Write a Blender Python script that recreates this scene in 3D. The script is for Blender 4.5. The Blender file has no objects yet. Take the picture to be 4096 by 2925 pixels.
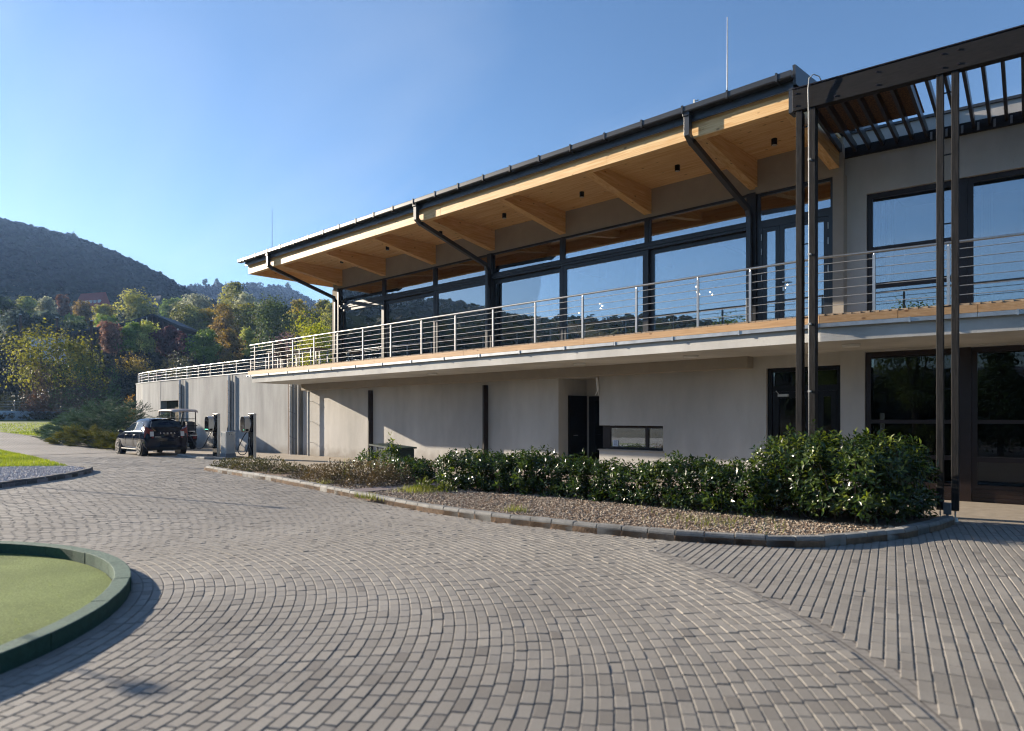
import bpy, math, random
import numpy as np
from mathutils import Vector, Matrix, Euler
random.seed(7); RNG = np.random.default_rng(7)
R = math.radians
SC = bpy.context.scene; COL = SC.collection

# ------------------------------------------------------------------ camera, sky, sun, exposure
cam_d = bpy.data.cameras.new('camera'); cam = bpy.data.objects.new('camera', cam_d); COL.objects.link(cam)
YAW = math.asin(0.6818289)
cam.location = (0, 0, 1.5); cam.rotation_euler = (R(90), 0, YAW)
cam_d.sensor_width = 36; cam_d.lens = 24.003; cam_d.shift_y = 0.0504
cam_d.clip_start = 0.1; cam_d.clip_end = 6000
cam_d.dof.use_dof = True; cam_d.dof.focus_distance = 21; cam_d.dof.aperture_fstop = 1.4
SC.camera = cam
SUN_DIR = Vector((-0.9639*math.cos(R(15.95)), -0.2663*math.cos(R(15.95)), math.sin(R(15.95))))   # towards the sun
world = bpy.data.worlds.new('World'); SC.world = world; world.use_nodes = True
nt = world.node_tree; bg = nt.nodes['Background']
sky = nt.nodes.new('ShaderNodeTexSky'); sky.sky_type = 'NISHITA'; sky.sun_disc = False
sky.sun_elevation = R(15.95); sky.sun_rotation = math.atan2(SUN_DIR.x, SUN_DIR.y)
sky.altitude = 200; sky.air_density = 1.0; sky.dust_density = 0.3; sky.ozone_density = 4.0
tc_ = nt.nodes.new('ShaderNodeTexCoord'); sx_ = nt.nodes.new('ShaderNodeSeparateXYZ'); nt.links.new(tc_.outputs['Generated'], sx_.inputs[0])
zz_ = nt.nodes.new('ShaderNodeMath'); zz_.operation = 'ADD'; zz_.inputs[1].default_value = .22; nt.links.new(sx_.outputs[2], zz_.inputs[0])
dv_ = [nt.nodes.new('ShaderNodeMath') for _ in range(2)]
for i_, d_ in enumerate(dv_): d_.operation = 'DIVIDE'; nt.links.new(sx_.outputs[i_], d_.inputs[0]); nt.links.new(zz_.outputs[0], d_.inputs[1])
cb_ = nt.nodes.new('ShaderNodeCombineXYZ'); nt.links.new(dv_[0].outputs[0], cb_.inputs[0]); nt.links.new(dv_[1].outputs[0], cb_.inputs[1])
mp_ = nt.nodes.new('ShaderNodeMapping'); mp_.inputs['Rotation'].default_value = (0, 0, .5); mp_.inputs['Scale'].default_value = (.5, 1.5, 1); nt.links.new(cb_.outputs[0], mp_.inputs[0])
cn_ = nt.nodes.new('ShaderNodeTexNoise'); cn_.inputs['Scale'].default_value = 1.3; cn_.inputs['Detail'].default_value = 7; cn_.inputs['Distortion'].default_value = .8; nt.links.new(mp_.outputs[0], cn_.inputs[0])
cr_ = nt.nodes.new('ShaderNodeMapRange'); cr_.inputs[1].default_value = .5; cr_.inputs[2].default_value = .85; cr_.inputs[4].default_value = .22; nt.links.new(cn_.outputs[0], cr_.inputs[0])
cm_ = nt.nodes.new('ShaderNodeMix'); cm_.data_type = 'RGBA'; nt.links.new(cr_.outputs[0], cm_.inputs[0]); nt.links.new(sky.outputs[0], cm_.inputs[6]); cm_.inputs[7].default_value = (5.2, 5.6, 6.0, 1)
nt.links.new(cm_.outputs[2], bg.inputs[0]); bg.inputs[1].default_value = 0.073
sun_d = bpy.data.lights.new('sun', 'SUN'); sun_d.energy = 5.0; sun_d.angle = R(0.5); sun_d.color = (1.0, 0.87, 0.70)
sun = bpy.data.objects.new('sun', sun_d); COL.objects.link(sun)
sun.rotation_euler = (-SUN_DIR).to_track_quat('-Z', 'Y').to_euler(); sun.location = (-30, -20, 30)
vs = SC.view_settings; vs.view_transform = 'Standard'; vs.look = 'None'; vs.exposure = 1.45; vs.gamma = 1.0
SC.render.engine = 'CYCLES'; cy = SC.cycles
cy.use_denoising = True; cy.use_adaptive_sampling = True; cy.adaptive_threshold = 0.02
cy.filter_width = 1.15; cy.max_bounces = 8; cy.diffuse_bounces = 4; cy.glossy_bounces = 4; cy.transmission_bounces = 4; cy.transparent_max_bounces = 10
cy.volume_bounces = 0; cy.sample_clamp_indirect = 6; cy.caustics_reflective = False; cy.caustics_refractive = False

# ------------------------------------------------------------------ helpers
WL = {}
def props(o, label=None, cat=None, group=None, kind=None):
    if label: o['label'] = label
    if cat: o['category'] = cat
    if group: o['group'] = group
    if kind: o['kind'] = kind
    return o
def thing(name, label, cat, loc=(0, 0, 0), rz=0, group=None):
    o = bpy.data.objects.new(name, None); COL.objects.link(o); o.empty_display_size = 0.3
    o.location = loc; o.rotation_euler = (0, 0, rz); WL[o.name] = Vector(loc)
    return props(o, label, cat, group)
def children(o): return [c for c in bpy.data.objects if c.parent is o]
def copy_tree(o, kids=None, parent=None):
    kids = kids if kids is not None else {}
    c = o.copy(); COL.objects.link(c)
    if parent is not None: c.parent = parent
    for ch in o.children: copy_tree(ch, kids, c)
    return c
class MB:
    def __init__(s): s.v = []; s.f = []
    def add(s, vs, fs):
        b = len(s.v); s.v += [tuple(v) for v in vs]; s.f += [tuple(i+b for i in f) for f in fs]; return s
    def box(s, x0, x1, y0, y1, z0, z1):
        return s.add([(x0,y0,z0),(x1,y0,z0),(x1,y1,z0),(x0,y1,z0),(x0,y0,z1),(x1,y0,z1),(x1,y1,z1),(x0,y1,z1)],
                     [(0,3,2,1),(4,5,6,7),(0,1,5,4),(1,2,6,5),(2,3,7,6),(3,0,4,7)])
    def bar(s, p0, p1, w, h, up=(0,0,1)):            # rectangular bar between two points
        p0 = Vector(p0); p1 = Vector(p1); d = (p1-p0).normalized(); u = Vector(up)
        if abs(d.dot(u)) > .98: u = Vector((0,1,0))
        a = d.cross(u).normalized()*w/2; b = a.cross(d).normalized()*h/2
        vs = [p0-a-b, p0+a-b, p0+a+b, p0-a+b, p1-a-b, p1+a-b, p1+a+b, p1-a+b]
        return s.add(vs, [(0,1,2,3),(7,6,5,4),(0,4,5,1),(1,5,6,2),(2,6,7,3),(3,7,4,0)])
    def prism(s, poly, z0, z1):
        n = len(poly); A = sum(poly[i][0]*poly[(i+1)%n][1]-poly[(i+1)%n][0]*poly[i][1] for i in range(n))
        if A < 0: poly = poly[::-1]
        return s.add([(x,y,z0) for x,y in poly]+[(x,y,z1) for x,y in poly],
                     [tuple(range(n))[::-1], tuple(range(n,2*n))]+[(i,(i+1)%n,n+(i+1)%n,n+i) for i in range(n)])
    def cyl(s, p0, p1, r0, r1=None, n=10):
        r1 = r0 if r1 is None else r1
        p0 = Vector(p0); p1 = Vector(p1); d = (p1-p0).normalized()
        u = Vector((0,0,1)) if abs(d.z) < .9 else Vector((1,0,0))
        a = d.cross(u).normalized(); b = d.cross(a)
        vs = [p0+(a*math.cos(t)+b*math.sin(t))*r0 for t in [2*math.pi*i/n for i in range(n)]]
        vs += [p1+(a*math.cos(t)+b*math.sin(t))*r1 for t in [2*math.pi*i/n for i in range(n)]]
        return s.add(vs, [tuple(range(n)), tuple(range(n,2*n))[::-1]]+[(i,n+i,n+(i+1)%n,(i+1)%n) for i in range(n)])
    def tube(s, pts, r, n=8):
        pts = [Vector(p) for p in pts]; m = len(pts); vs = []; pa = None
        for i, p in enumerate(pts):
            d = (pts[min(i+1,m-1)]-pts[max(i-1,0)]).normalized()
            if pa is None:
                u = Vector((0,0,1)) if abs(d.z) < .9 else Vector((1,0,0)); pa = d.cross(u).normalized()
            pa = (pa-d*pa.dot(d)).normalized(); b = d.cross(pa); rr = r[i] if isinstance(r, (list,tuple)) else r
            vs += [p+(pa*math.cos(2*math.pi*k/n)+b*math.sin(2*math.pi*k/n))*rr for k in range(n)]
        fs = [tuple(range(n)), tuple(range((m-1)*n, m*n))[::-1]]
        for i in range(m-1): fs += [(i*n+k,(i+1)*n+k,(i+1)*n+(k+1)%n,i*n+(k+1)%n) for k in range(n)]
        return s.add(vs, fs)
    def sphere(s, c, r, nu=10, nv=6, sz=1.0):
        vs = []; fs = []
        for j in range(nv+1):
            t = math.pi*j/nv
            for i in range(nu):
                p = 2*math.pi*i/nu; vs.append((c[0]+r*math.sin(t)*math.cos(p), c[1]+r*math.sin(t)*math.sin(p), c[2]+r*sz*math.cos(t)))
        for j in range(nv):
            for i in range(nu): fs.append((j*nu+i, (j+1)*nu+i, (j+1)*nu+(i+1)%nu, j*nu+(i+1)%nu))
        return s.add(vs, fs)
    def build(s, name, mat, parent=None, smooth=False, local=False, bevel=0, **kw):
        V = np.array(s.v, float); c = (V.min(0)+V.max(0))/2
        if parent is None: c[2] = V[:,2].min()
        me = bpy.data.meshes.new(name); me.from_pydata((V-c).tolist(), [], s.f); me.materials.append(mat)
        if smooth: me.polygons.foreach_set('use_smooth', [True]*len(me.polygons))
        o = bpy.data.objects.new(name, me); COL.objects.link(o)
        c = Vector(c)
        if parent is not None:
            o.parent = parent
            if local: o.location = c - (Vector((0,0,0)) if parent.type == 'EMPTY' else WLL[parent.name]); WLL[o.name] = c.copy()
            else: o.location = c - WL[parent.name]; WL[o.name] = c
        else: o.location = c; WL[o.name] = c
        if bevel:
            b = o.modifiers.new('edge', 'BEVEL'); b.width = bevel; b.segments = 2; b.limit_method = 'ANGLE'
        return props(o, **kw)
WLL = {}
def mesh_np(name, V, F, mat, parent=None, tone=None, smooth=False, **kw):
    V = np.asarray(V, np.float32); F = np.asarray(F, np.int32)
    c = (V.min(0)+V.max(0))/2
    if parent is None: c[2] = V[:,2].min()
    me = bpy.data.meshes.new(name); m, k = F.shape
    me.vertices.add(len(V)); me.vertices.foreach_set('co', (V-c).ravel())
    me.loops.add(m*k); me.loops.foreach_set('vertex_index', F.ravel())
    me.polygons.add(m); me.polygons.foreach_set('loop_start', np.arange(0, m*k, k, dtype=np.int32))
    try: me.polygons.foreach_set('loop_total', np.full(m, k, np.int32))
    except Exception: pass
    me.polygons.foreach_set('use_smooth', np.full(m, bool(smooth)))
    if tone is not None:
        a = me.attributes.new('tone', 'FLOAT', 'FACE'); a.data.foreach_set('value', np.asarray(tone, np.float32))
    me.update(calc_edges=True); me.materials.append(mat)
    o = bpy.data.objects.new(name, me); COL.objects.link(o)
    c = Vector([float(x) for x in c]); WL[name and o.name] = c
    if parent is not None: o.parent = parent; o.location = c - WL[parent.name]
    else: o.location = c
    return props(o, **kw)
def ordinal(i): return ['first','second','third','fourth','fifth','sixth','seventh','eighth','ninth','tenth','eleventh','twelfth'][i]

# ------------------------------------------------------------------ materials
def N(t, typ, **kw):
    n = t.nodes.new(typ)
    for k, v in kw.items(): setattr(n, k, v)
    return n
def L(t, a, b): t.links.new(a, b)
def bmat(name, col, rough=.6, var=.18, scale=6, stretch=(1,1,1), bump=.0, bscale=60, spec=.35, metal=0, col2=None, coat=0, big=0, coords='Object', bdist=.01, dirt=False):
    m = bpy.data.materials.new(name); m.use_nodes = True; t = m.node_tree; p = t.nodes['Principled BSDF']
    tc = N(t, 'ShaderNodeTexCoord'); mp = N(t, 'ShaderNodeMapping'); mp.inputs['Scale'].default_value = stretch
    if coords == 'World':
        g = N(t, 'ShaderNodeNewGeometry'); L(t, g.outputs['Position'], mp.inputs[0])
    else: L(t, tc.outputs[coords], mp.inputs[0])
    nz = N(t, 'ShaderNodeTexNoise'); nz.inputs['Scale'].default_value = scale; nz.inputs['Detail'].default_value = 6; nz.inputs['Roughness'].default_value = .62
    L(t, mp.outputs[0], nz.inputs[0])
    mx = N(t, 'ShaderNodeMix', data_type='RGBA')
    c2 = col2 if col2 else tuple(min(1, x*(1+var*1.6)) for x in col); c1 = col if col2 else tuple(x*(1-var*1.6) for x in col)
    mx.inputs[6].default_value = (*c1, 1); mx.inputs[7].default_value = (*c2, 1)
    rm = N(t, 'ShaderNodeMapRange'); rm.inputs[1].default_value = .3; rm.inputs[2].default_value = .7
    L(t, nz.outputs[0], rm.inputs[0]); L(t, rm.outputs[0], mx.inputs[0])
    out = mx.outputs[2]
    if big:
        n2 = N(t, 'ShaderNodeTexNoise'); n2.inputs['Scale'].default_value = big; n2.inputs['Detail'].default_value = 3; L(t, mp.outputs[0], n2.inputs[0])
        r2 = N(t, 'ShaderNodeMapRange'); r2.inputs[1].default_value = .35; r2.inputs[2].default_value = .65; r2.inputs[3].default_value = .84; r2.inputs[4].default_value = 1.12; L(t, n2.outputs[0], r2.inputs[0])
        vm = N(t, 'ShaderNodeVectorMath', operation='SCALE'); L(t, out, vm.inputs[0]); L(t, r2.outputs[0], vm.inputs[3]); out = vm.outputs[0]
    L(t, out, p.inputs['Base Color'])
    p.inputs['Roughness'].default_value = rough; p.inputs['Metallic'].default_value = metal; p.inputs['Specular IOR Level'].default_value = spec
    p.inputs['Coat Weight'].default_value = coat; p.inputs['Coat Roughness'].default_value = .04
    if dirt:
        gp = N(t, 'ShaderNodeNewGeometry'); sp = N(t, 'ShaderNodeSeparateXYZ'); L(t, gp.outputs['Position'], sp.inputs[0])
        dn = N(t, 'ShaderNodeTexNoise'); dn.inputs['Scale'].default_value = 3.5; dn.inputs['Detail'].default_value = 6; L(t, gp.outputs['Position'], dn.inputs[0])
        ad = N(t, 'ShaderNodeMath', operation='MULTIPLY_ADD'); ad.inputs[1].default_value = -.75; L(t, dn.outputs[0], ad.inputs[0]); L(t, sp.outputs[2], ad.inputs[2])
        dr = N(t, 'ShaderNodeMapRange'); dr.inputs[1].default_value = -.35; dr.inputs[2].default_value = .05; dr.inputs[3].default_value = .55; dr.inputs[4].default_value = 0; L(t, ad.outputs[0], dr.inputs[0])
        dm = N(t, 'ShaderNodeMix', data_type='RGBA'); L(t, dr.outputs[0], dm.inputs[0]); L(t, out, dm.inputs[6]); dm.inputs[7].default_value = (.20,.165,.125,1); L(t, dm.outputs[2], p.inputs['Base Color'])
    if bump:
        nb = N(t, 'ShaderNodeTexNoise'); nb.inputs['Scale'].default_value = bscale; nb.inputs['Detail'].default_value = 4; L(t, mp.outputs[0], nb.inputs[0])
        bp = N(t, 'ShaderNodeBump'); bp.inputs['Strength'].default_value = bump; bp.inputs['Distance'].default_value = bdist
        L(t, nb.outputs[0], bp.inputs['Height']); L(t, bp.outputs[0], p.inputs['Normal'])
    return m
def leafmat(name, c1, c2, rough=.45, trans=.3, rnd=False, spec=.5):
    m = bpy.data.materials.new(name); m.use_nodes = True; t = m.node_tree; p = t.nodes['Principled BSDF']; out = t.nodes['Material Output']
    mx = N(t, 'ShaderNodeMix', data_type='RGBA'); mx.inputs[6].default_value = (*c1, 1); mx.inputs[7].default_value = (*c2, 1)
    if rnd: o = N(t, 'ShaderNodeObjectInfo'); L(t, o.outputs['Random'], mx.inputs[0])
    else: a = N(t, 'ShaderNodeAttribute'); a.attribute_name = 'tone'; L(t, a.outputs['Fac'], mx.inputs[0])
    L(t, mx.outputs[2], p.inputs['Base Color']); p.inputs['Roughness'].default_value = rough; p.inputs['Specular IOR Level'].default_value = spec
    tr = N(t, 'ShaderNodeBsdfTranslucent'); hs = N(t, 'ShaderNodeHueSaturation'); hs.inputs['Value'].default_value = 1.6; hs.inputs['Saturation'].default_value = 1.1; L(t, mx.outputs[2], hs.inputs['Color']); L(t, hs.outputs[0], tr.inputs[0])
    ms = N(t, 'ShaderNodeMixShader'); ms.inputs[0].default_value = trans; L(t, p.outputs[0], ms.inputs[1]); L(t, tr.outputs[0], ms.inputs[2]); L(t, ms.outputs[0], out.inputs[0])
    return m
def woodmat(name, c1, c2, axis=0, scale=1.0, rough=.55, knots=True):
    m = bpy.data.materials.new(name); m.use_nodes = True; t = m.node_tree; p = t.nodes['Principled BSDF']
    g = N(t, 'ShaderNodeNewGeometry'); mp = N(t, 'ShaderNodeMapping')
    s = [14*scale, 14*scale, 14*scale]; s[axis] = .7*scale; mp.inputs['Scale'].default_value = s; L(t, g.outputs['Position'], mp.inputs[0])
    nz = N(t, 'ShaderNodeTexNoise'); nz.inputs['Scale'].default_value = 1.6; nz.inputs['Detail'].default_value = 5; nz.inputs['Distortion'].default_value = 1.2; L(t, mp.outputs[0], nz.inputs[0])
    mx = N(t, 'ShaderNodeMix', data_type='RGBA'); mx.inputs[6].default_value = (*c1, 1); mx.inputs[7].default_value = (*c2, 1)
    r = N(t, 'ShaderNodeMapRange'); r.inputs[1].default_value = .32; r.inputs[2].default_value = .68; L(t, nz.outputs[0], r.inputs[0]); L(t, r.outputs[0], mx.inputs[0])
    out = mx.outputs[2]
    if knots:
        m2 = N(t, 'ShaderNodeMapping'); s2 = [5.5, 5.5, 5.5]; s2[axis] = 3.0; m2.inputs['Scale'].default_value = s2; L(t, g.outputs['Position'], m2.inputs[0])
        vo = N(t, 'ShaderNodeTexVoronoi'); vo.inputs['Scale'].default_value = 1.0; L(t, m2.outputs[0], vo.inputs[0])
        rr = N(t, 'ShaderNodeMapRange'); rr.inputs[1].default_value = .07; rr.inputs[2].default_value = .14; rr.inputs[3].default_value = .8; rr.inputs[4].default_value = 0; L(t, vo.outputs['Distance'], rr.inputs[0])
        mk = N(t, 'ShaderNodeMix', data_type='RGBA'); L(t, rr.outputs[0], mk.inputs[0]); L(t, out, mk.inputs[6]); mk.inputs[7].default_value = (c1[0]*.4, c1[1]*.33, c1[2]*.3, 1); out = mk.outputs[2]
    L(t, out, p.inputs['Base Color']); p.inputs['Roughness'].default_value = rough; p.inputs['Specular IOR Level'].default_value = .3
    bp = N(t, 'ShaderNodeBump'); bp.inputs['Strength'].default_value = .25; bp.inputs['Distance'].default_value = .004; L(t, nz.outputs[0], bp.inputs['Height']); L(t, bp.outputs[0], p.inputs['Normal'])
    return m
def glassmat(name, base=.2, tint=(.75,.8,.82), rough=0.0):
    m = bpy.data.materials.new(name); m.use_nodes = True; t = m.node_tree; out = t.nodes['Material Output']; t.nodes.remove(t.nodes['Principled BSDF'])
    gl = N(t, 'ShaderNodeBsdfGlossy'); gl.inputs['Roughness'].default_value = rough; gl.inputs[0].default_value = (.92,.96,1,1)
    tr = N(t, 'ShaderNodeBsdfTransparent'); tr.inputs[0].default_value = (*tint, 1)
    fr = N(t, 'ShaderNodeFresnel'); fr.inputs[0].default_value = 1.5
    r = N(t, 'ShaderNodeMapRange'); r.inputs[1].default_value = .04; r.inputs[2].default_value = 1; r.inputs[3].default_value = base; r.inputs[4].default_value = 1; L(t, fr.outputs[0], r.inputs[0])
    nz = N(t, 'ShaderNodeTexNoise'); nz.inputs['Scale'].default_value = .9; g = N(t, 'ShaderNodeNewGeometry'); L(t, g.outputs['Position'], nz.inputs[0])
    bp = N(t, 'ShaderNodeBump'); bp.inputs['Strength'].default_value = .05; bp.inputs['Distance'].default_value = .02; L(t, nz.outputs[0], bp.inputs['Height']); L(t, bp.outputs[0], gl.inputs['Normal'])
    mx = N(t, 'ShaderNodeMixShader'); L(t, r.outputs[0], mx.inputs[0]); L(t, tr.outputs[0], mx.inputs[1]); L(t, gl.outputs[0], mx.inputs[2]); L(t, mx.outputs[0], out.inputs[0])
    return m
def emit(name, col, s):
    m = bpy.data.materials.new(name); m.use_nodes = True; p = m.node_tree.nodes['Principled BSDF']
    p.inputs['Base Color'].default_value = (*col, 1); p.inputs['Emission Color'].default_value = (*col, 1); p.inputs['Emission Strength'].default_value = s
    return m
M = {}
M['render'] = bmat('grey render', (.50,.482,.452), .9, .05, 3, (1,1,.35), .5, 90, .15, big=.5, coords='World', bdist=.006, dirt=True)
M['render_old'] = bmat('weathered grey render', (.37,.37,.36), .9, .10, 2.2, (1,1,.22), .6, 80, .15, big=.6, coords='World', bdist=.006, dirt=True)
M['render_white'] = bmat('pale render', (.58,.565,.53), .9, .04, 3, (1,1,.5), .5, 70, .15, big=.6, coords='World', bdist=.006)
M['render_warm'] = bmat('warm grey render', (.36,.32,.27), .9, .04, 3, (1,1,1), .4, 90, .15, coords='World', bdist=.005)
M['soffit'] = bmat('soffit plaster', (.40,.38,.35), .9, .04, 3, (1,1,1), .2, 90, .15, coords='World')
M['spruce_x'] = woodmat('glulam spruce along', (.66,.375,.145), (.85,.60,.31), 0)
M['spruce_y'] = woodmat('glulam spruce across', (.65,.365,.14), (.83,.575,.29), 1)
M['larch'] = woodmat('larch edge board', (.42,.24,.11), (.58,.37,.20), 0, 1.4)
M['deck'] = woodmat('deck board', (.22,.165,.115), (.36,.28,.20), 1, 1.4, .75)
M['deck_end'] = M['deck']
M['char'] = woodmat('dark stained timber', (.002,.002,.002), (.034,.030,.027), 2, 2.6, .7, False)
M['char_x'] = woodmat('dark stained beam', (.0035,.003,.003), (.015,.012,.011), 0, 2.0, .7, False)
M['char_y'] = woodmat('dark stained slat', (.012,.010,.009), (.035,.030,.028), 1, 1.5, .35, False)
M['osb'] = bmat('osb board', (.13,.07,.03), .7, .5, 45, (1,.35,1), coords='World')
M['anthracite'] = bmat('anthracite sheet metal', (.030,.033,.038), .36, .08, 4, spec=.55)
M['frame'] = bmat('anthracite window frame', (.022,.026,.032), .38, .08, 4, spec=.5)
M['frame_brown'] = bmat('dark brown frame', (.018,.0095,.0078), .4, .15, 8, spec=.45)
M['black'] = bmat('black plastic', (.006,.006,.0065), .4, .2, 8, spec=.2)
M['zinc'] = bmat('zinc flashing', (.42,.44,.46), .38, .12, 5, metal=.75, spec=.5)
M['steel'] = bmat('brushed stainless steel', (.52,.51,.49), .32, .06, 30, metal=.9)
M['steel_dark'] = bmat('stainless steel post', (.42,.42,.42), .34, .08, 30, metal=.9)
M['wire'] = bmat('galvanised rod', (.38,.38,.37), .55, .05, 20, metal=.2)
M['rodw'] = bmat('pale rod', (.40,.40,.40), .45, .05, 20, metal=.3)
M['glass'] = glassmat('window glass', .33, (.68,.73,.76))
M['glass_low'] = glassmat('dark lower glass', .045, (.38,.40,.40))
M['room_wood'] = woodmat('interior wood', (.16,.085,.035), (.24,.13,.06), 1, .6)
M['room_wall'] = bmat('interior wall', (.13,.115,.10), .9, .06, 2, coords='World')
M['room_floor'] = bmat('interior floor', (.075,.06,.045), .6, .1, 3, coords='World')
M['room_col'] = bmat('interior column', (.34,.30,.23), .8, .05, 3, coords='World')
M['blind'] = bmat('olive roman blind', (.16,.15,.10), .9, .12, 10, (1,1,8), coords='World')
M['bulb'] = emit('glowing bulb', (1,.62,.30), 9)
M['plant_dark'] = leafmat('indoor plant leaf', (.02,.05,.015), (.06,.12,.03))
M['white'] = bmat('white plastic', (.72,.72,.70), .45, .05, 4)
M['paper'] = bmat('white paper', (.75,.78,.85), .8, .02, 4)
M['ink'] = bmat('grey print', (.12,.14,.2), .8, .02, 4)
M['cabinet'] = bmat('light grey polyester cabinet', (.46,.47,.46), .55, .04, 5)
M['plinth'] = bmat('grey plinth', (.20,.21,.22), .8, .1, 8)
M['silver'] = bmat('silver painted metal', (.50,.50,.47), .42, .04, 6, metal=.3)
M['gloss_black'] = bmat('glossy black panel', (.008,.008,.009), .08, .1, 4, spec=.6)
M['cable'] = bmat('black cable', (.02,.02,.021), .5, .1, 10)
M['green_led'] = emit('green indicator', (.1,.8,.45), 1.2)
M['carpaint'] = bmat('dark navy car paint', (.005,.008,.018), .06, .05, 3, spec=.2, coat=.10)
M['carglass'] = bmat('tinted car glass', (.012,.016,.018), .012, .1, 3, spec=.4)
M['tyre'] = bmat('tyre rubber', (.014,.014,.014), .8, .15, 20)
M['alloy'] = bmat('silver alloy', (.5,.49,.47), .3, .05, 5, metal=.8)
M['chrome'] = bmat('chrome trim', (.7,.7,.7), .12, .02, 5, metal=1)
M['red_lamp'] = bmat('red lamp glass', (.15,.006,.008), .15, .1, 5, spec=.6)
M['lamp_white'] = bmat('clear lamp glass', (.55,.55,.55), .15, .05, 5)
M['letter'] = bmat('silver lettering', (.7,.7,.7), .3, .02, 5, metal=.6)
M['cart_roof'] = bmat('beige moulded canopy', (.52,.43,.38), .5, .06, 4)
M['kerb'] = bmat('concrete kerb', (.24,.235,.22), .85, .16, 7, bump=.5, bscale=70, big=1.2, coords='World')
M['kerb_shade'] = bmat('concrete kerb with painted shade', (.12,.118,.115), .85, .16, 7, bump=.5, bscale=70, big=1.2, coords='World')  # same concrete as the pale kerb, with shade put into the colour
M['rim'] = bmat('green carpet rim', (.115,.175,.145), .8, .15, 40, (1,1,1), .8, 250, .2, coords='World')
M['rim_side_shade'] = bmat('green rim side with painted shade', (.035,.085,.062), .75, .15, 25, (1,1,1), .5, 150, .25, coords='World')  # rim green darkened so the colour itself holds the shade on its sides
M['turf'] = bmat('artificial putting turf', (.21,.265,.105), .9, .2, 60, (1,1,1), 1.0, 160, .1, big=1.0, coords='World', bdist=.02)
M['soil'] = bmat('dry soil', (.17,.115,.075), .95, .25, 9, bump=.8, bscale=40, coords='World')
M['soil_pale'] = bmat('pale gravel ground', (.33,.32,.33), .95, .2, 20, bump=.8, bscale=40, coords='World')
M['slate_strip'] = bmat('purple grey paving strip', (.17,.14,.145), .8, .12, 8, coords='World')
M['trunk'] = bmat('bark', (.05,.038,.028), .9, .3, 10, (1,1,.3), bump=.6, bscale=30)
M['gold_grass'] = None
M['bin'] = bmat('dark green painted box', (.018,.04,.035), .5, .15, 6)
M['red_roof'] = bmat('red tile roof', (.27,.07,.05), .8, .12, 8)
M['house_white'] = bmat('white house wall', (.55,.55,.55), .9, .06, 3)
M['range_roof'] = bmat('dark metal roof', (.035,.04,.042), .6, .2, 3)
M['cont'] = bmat('white container', (.6,.63,.68), .7, .05, 3)
M['pole_wood'] = bmat('timber pole', (.09,.06,.05), .8, .2, 8)
M['blue_wall'] = bmat('bluish rendered wall', (.42,.46,.52), .9, .08, 2, coords='World')
M['wicker'] = bmat('dark woven seat', (.02,.018,.016), .6, .3, 60)
M['table'] = bmat('table top', (.16,.13,.11), .5, .15, 8)
M['pot'] = bmat('orange flower pot', (.5,.2,.05), .7, .1, 8)
M['fabric_dark'] = bmat('dark seat fabric', (.03,.03,.032), .8, .1, 8)

# paving: concentric rings shader for the sheet, and stones
G = (-7.574, -0.953); RG = 3.23; RB = 8.37
def ringmat():
    m = bpy.data.materials.new('ring paved ground'); m.use_nodes = True; t = m.node_tree; p = t.nodes['Principled BSDF']
    g = N(t, 'ShaderNodeNewGeometry'); s = N(t, 'ShaderNodeVectorMath', operation='SUBTRACT'); s.inputs[1].default_value = (G[0], G[1], 0); L(t, g.outputs['Position'], s.inputs[0])
    sx = N(t, 'ShaderNodeSeparateXYZ'); L(t, s.outputs[0], sx.inputs[0])
    ln = N(t, 'ShaderNodeVectorMath', operation='LENGTH'); L(t, s.outputs[0], ln.inputs[0])
    at = N(t, 'ShaderNodeMath', operation='ARCTAN2'); L(t, sx.outputs[1], at.inputs[0]); L(t, sx.outputs[0], at.inputs[1])
    ml = N(t, 'ShaderNodeMath', operation='MULTIPLY'); ml.inputs[1].default_value = 22; L(t, at.outputs[0], ml.inputs[0])
    cx = N(t, 'ShaderNodeCombineXYZ'); L(t, ml.outputs[0], cx.inputs[0]); L(t, ln.outputs['Value'], cx.inputs[1])
    br = N(t, 'ShaderNodeTexBrick'); br.inputs['Scale'].default_value = 1; br.inputs['Brick Width'].default_value = .17; br.inputs['Row Height'].default_value = .084; br.inputs['Mortar Size'].default_value = .006
    br.inputs['Color1'].default_value = (.245,.227,.205,1); br.inputs['Color2'].default_value = (.285,.265,.238,1); br.inputs['Mortar'].default_value = (.11,.10,.09,1); L(t, cx.outputs[0], br.inputs[0])
    nz = N(t, 'ShaderNodeTexNoise'); nz.inputs['Scale'].default_value = .35; nz.inputs['Detail'].default_value = 4; L(t, g.outputs['Position'], nz.inputs[0])
    r = N(t, 'ShaderNodeMapRange'); r.inputs[1].default_value = .3; r.inputs[2].default_value = .7; r.inputs[3].default_value = .82; r.inputs[4].default_value = 1.12; L(t, nz.outputs[0], r.inputs[0])
    vm = N(t, 'ShaderNodeVectorMath', operation='SCALE'); L(t, br.outputs[0], vm.inputs[0]); L(t, r.outputs[0], vm.inputs[3])
    L(t, vm.outputs[0], p.inputs['Base Color']); p.inputs['Roughness'].default_value = .85; p.inputs['Specular IOR Level'].default_value = .2
    bp = N(t, 'ShaderNodeBump'); bp.inputs['Strength'].default_value = .6; bp.inputs['Distance'].default_value = .008; iv = N(t, 'ShaderNodeMath', operation='SUBTRACT'); iv.inputs[0].default_value = 1; L(t, br.outputs['Fac'], iv.inputs[1]); L(t, iv.outputs[0], bp.inputs['Height']); L(t, bp.outputs[0], p.inputs['Normal'])
    return m
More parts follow.
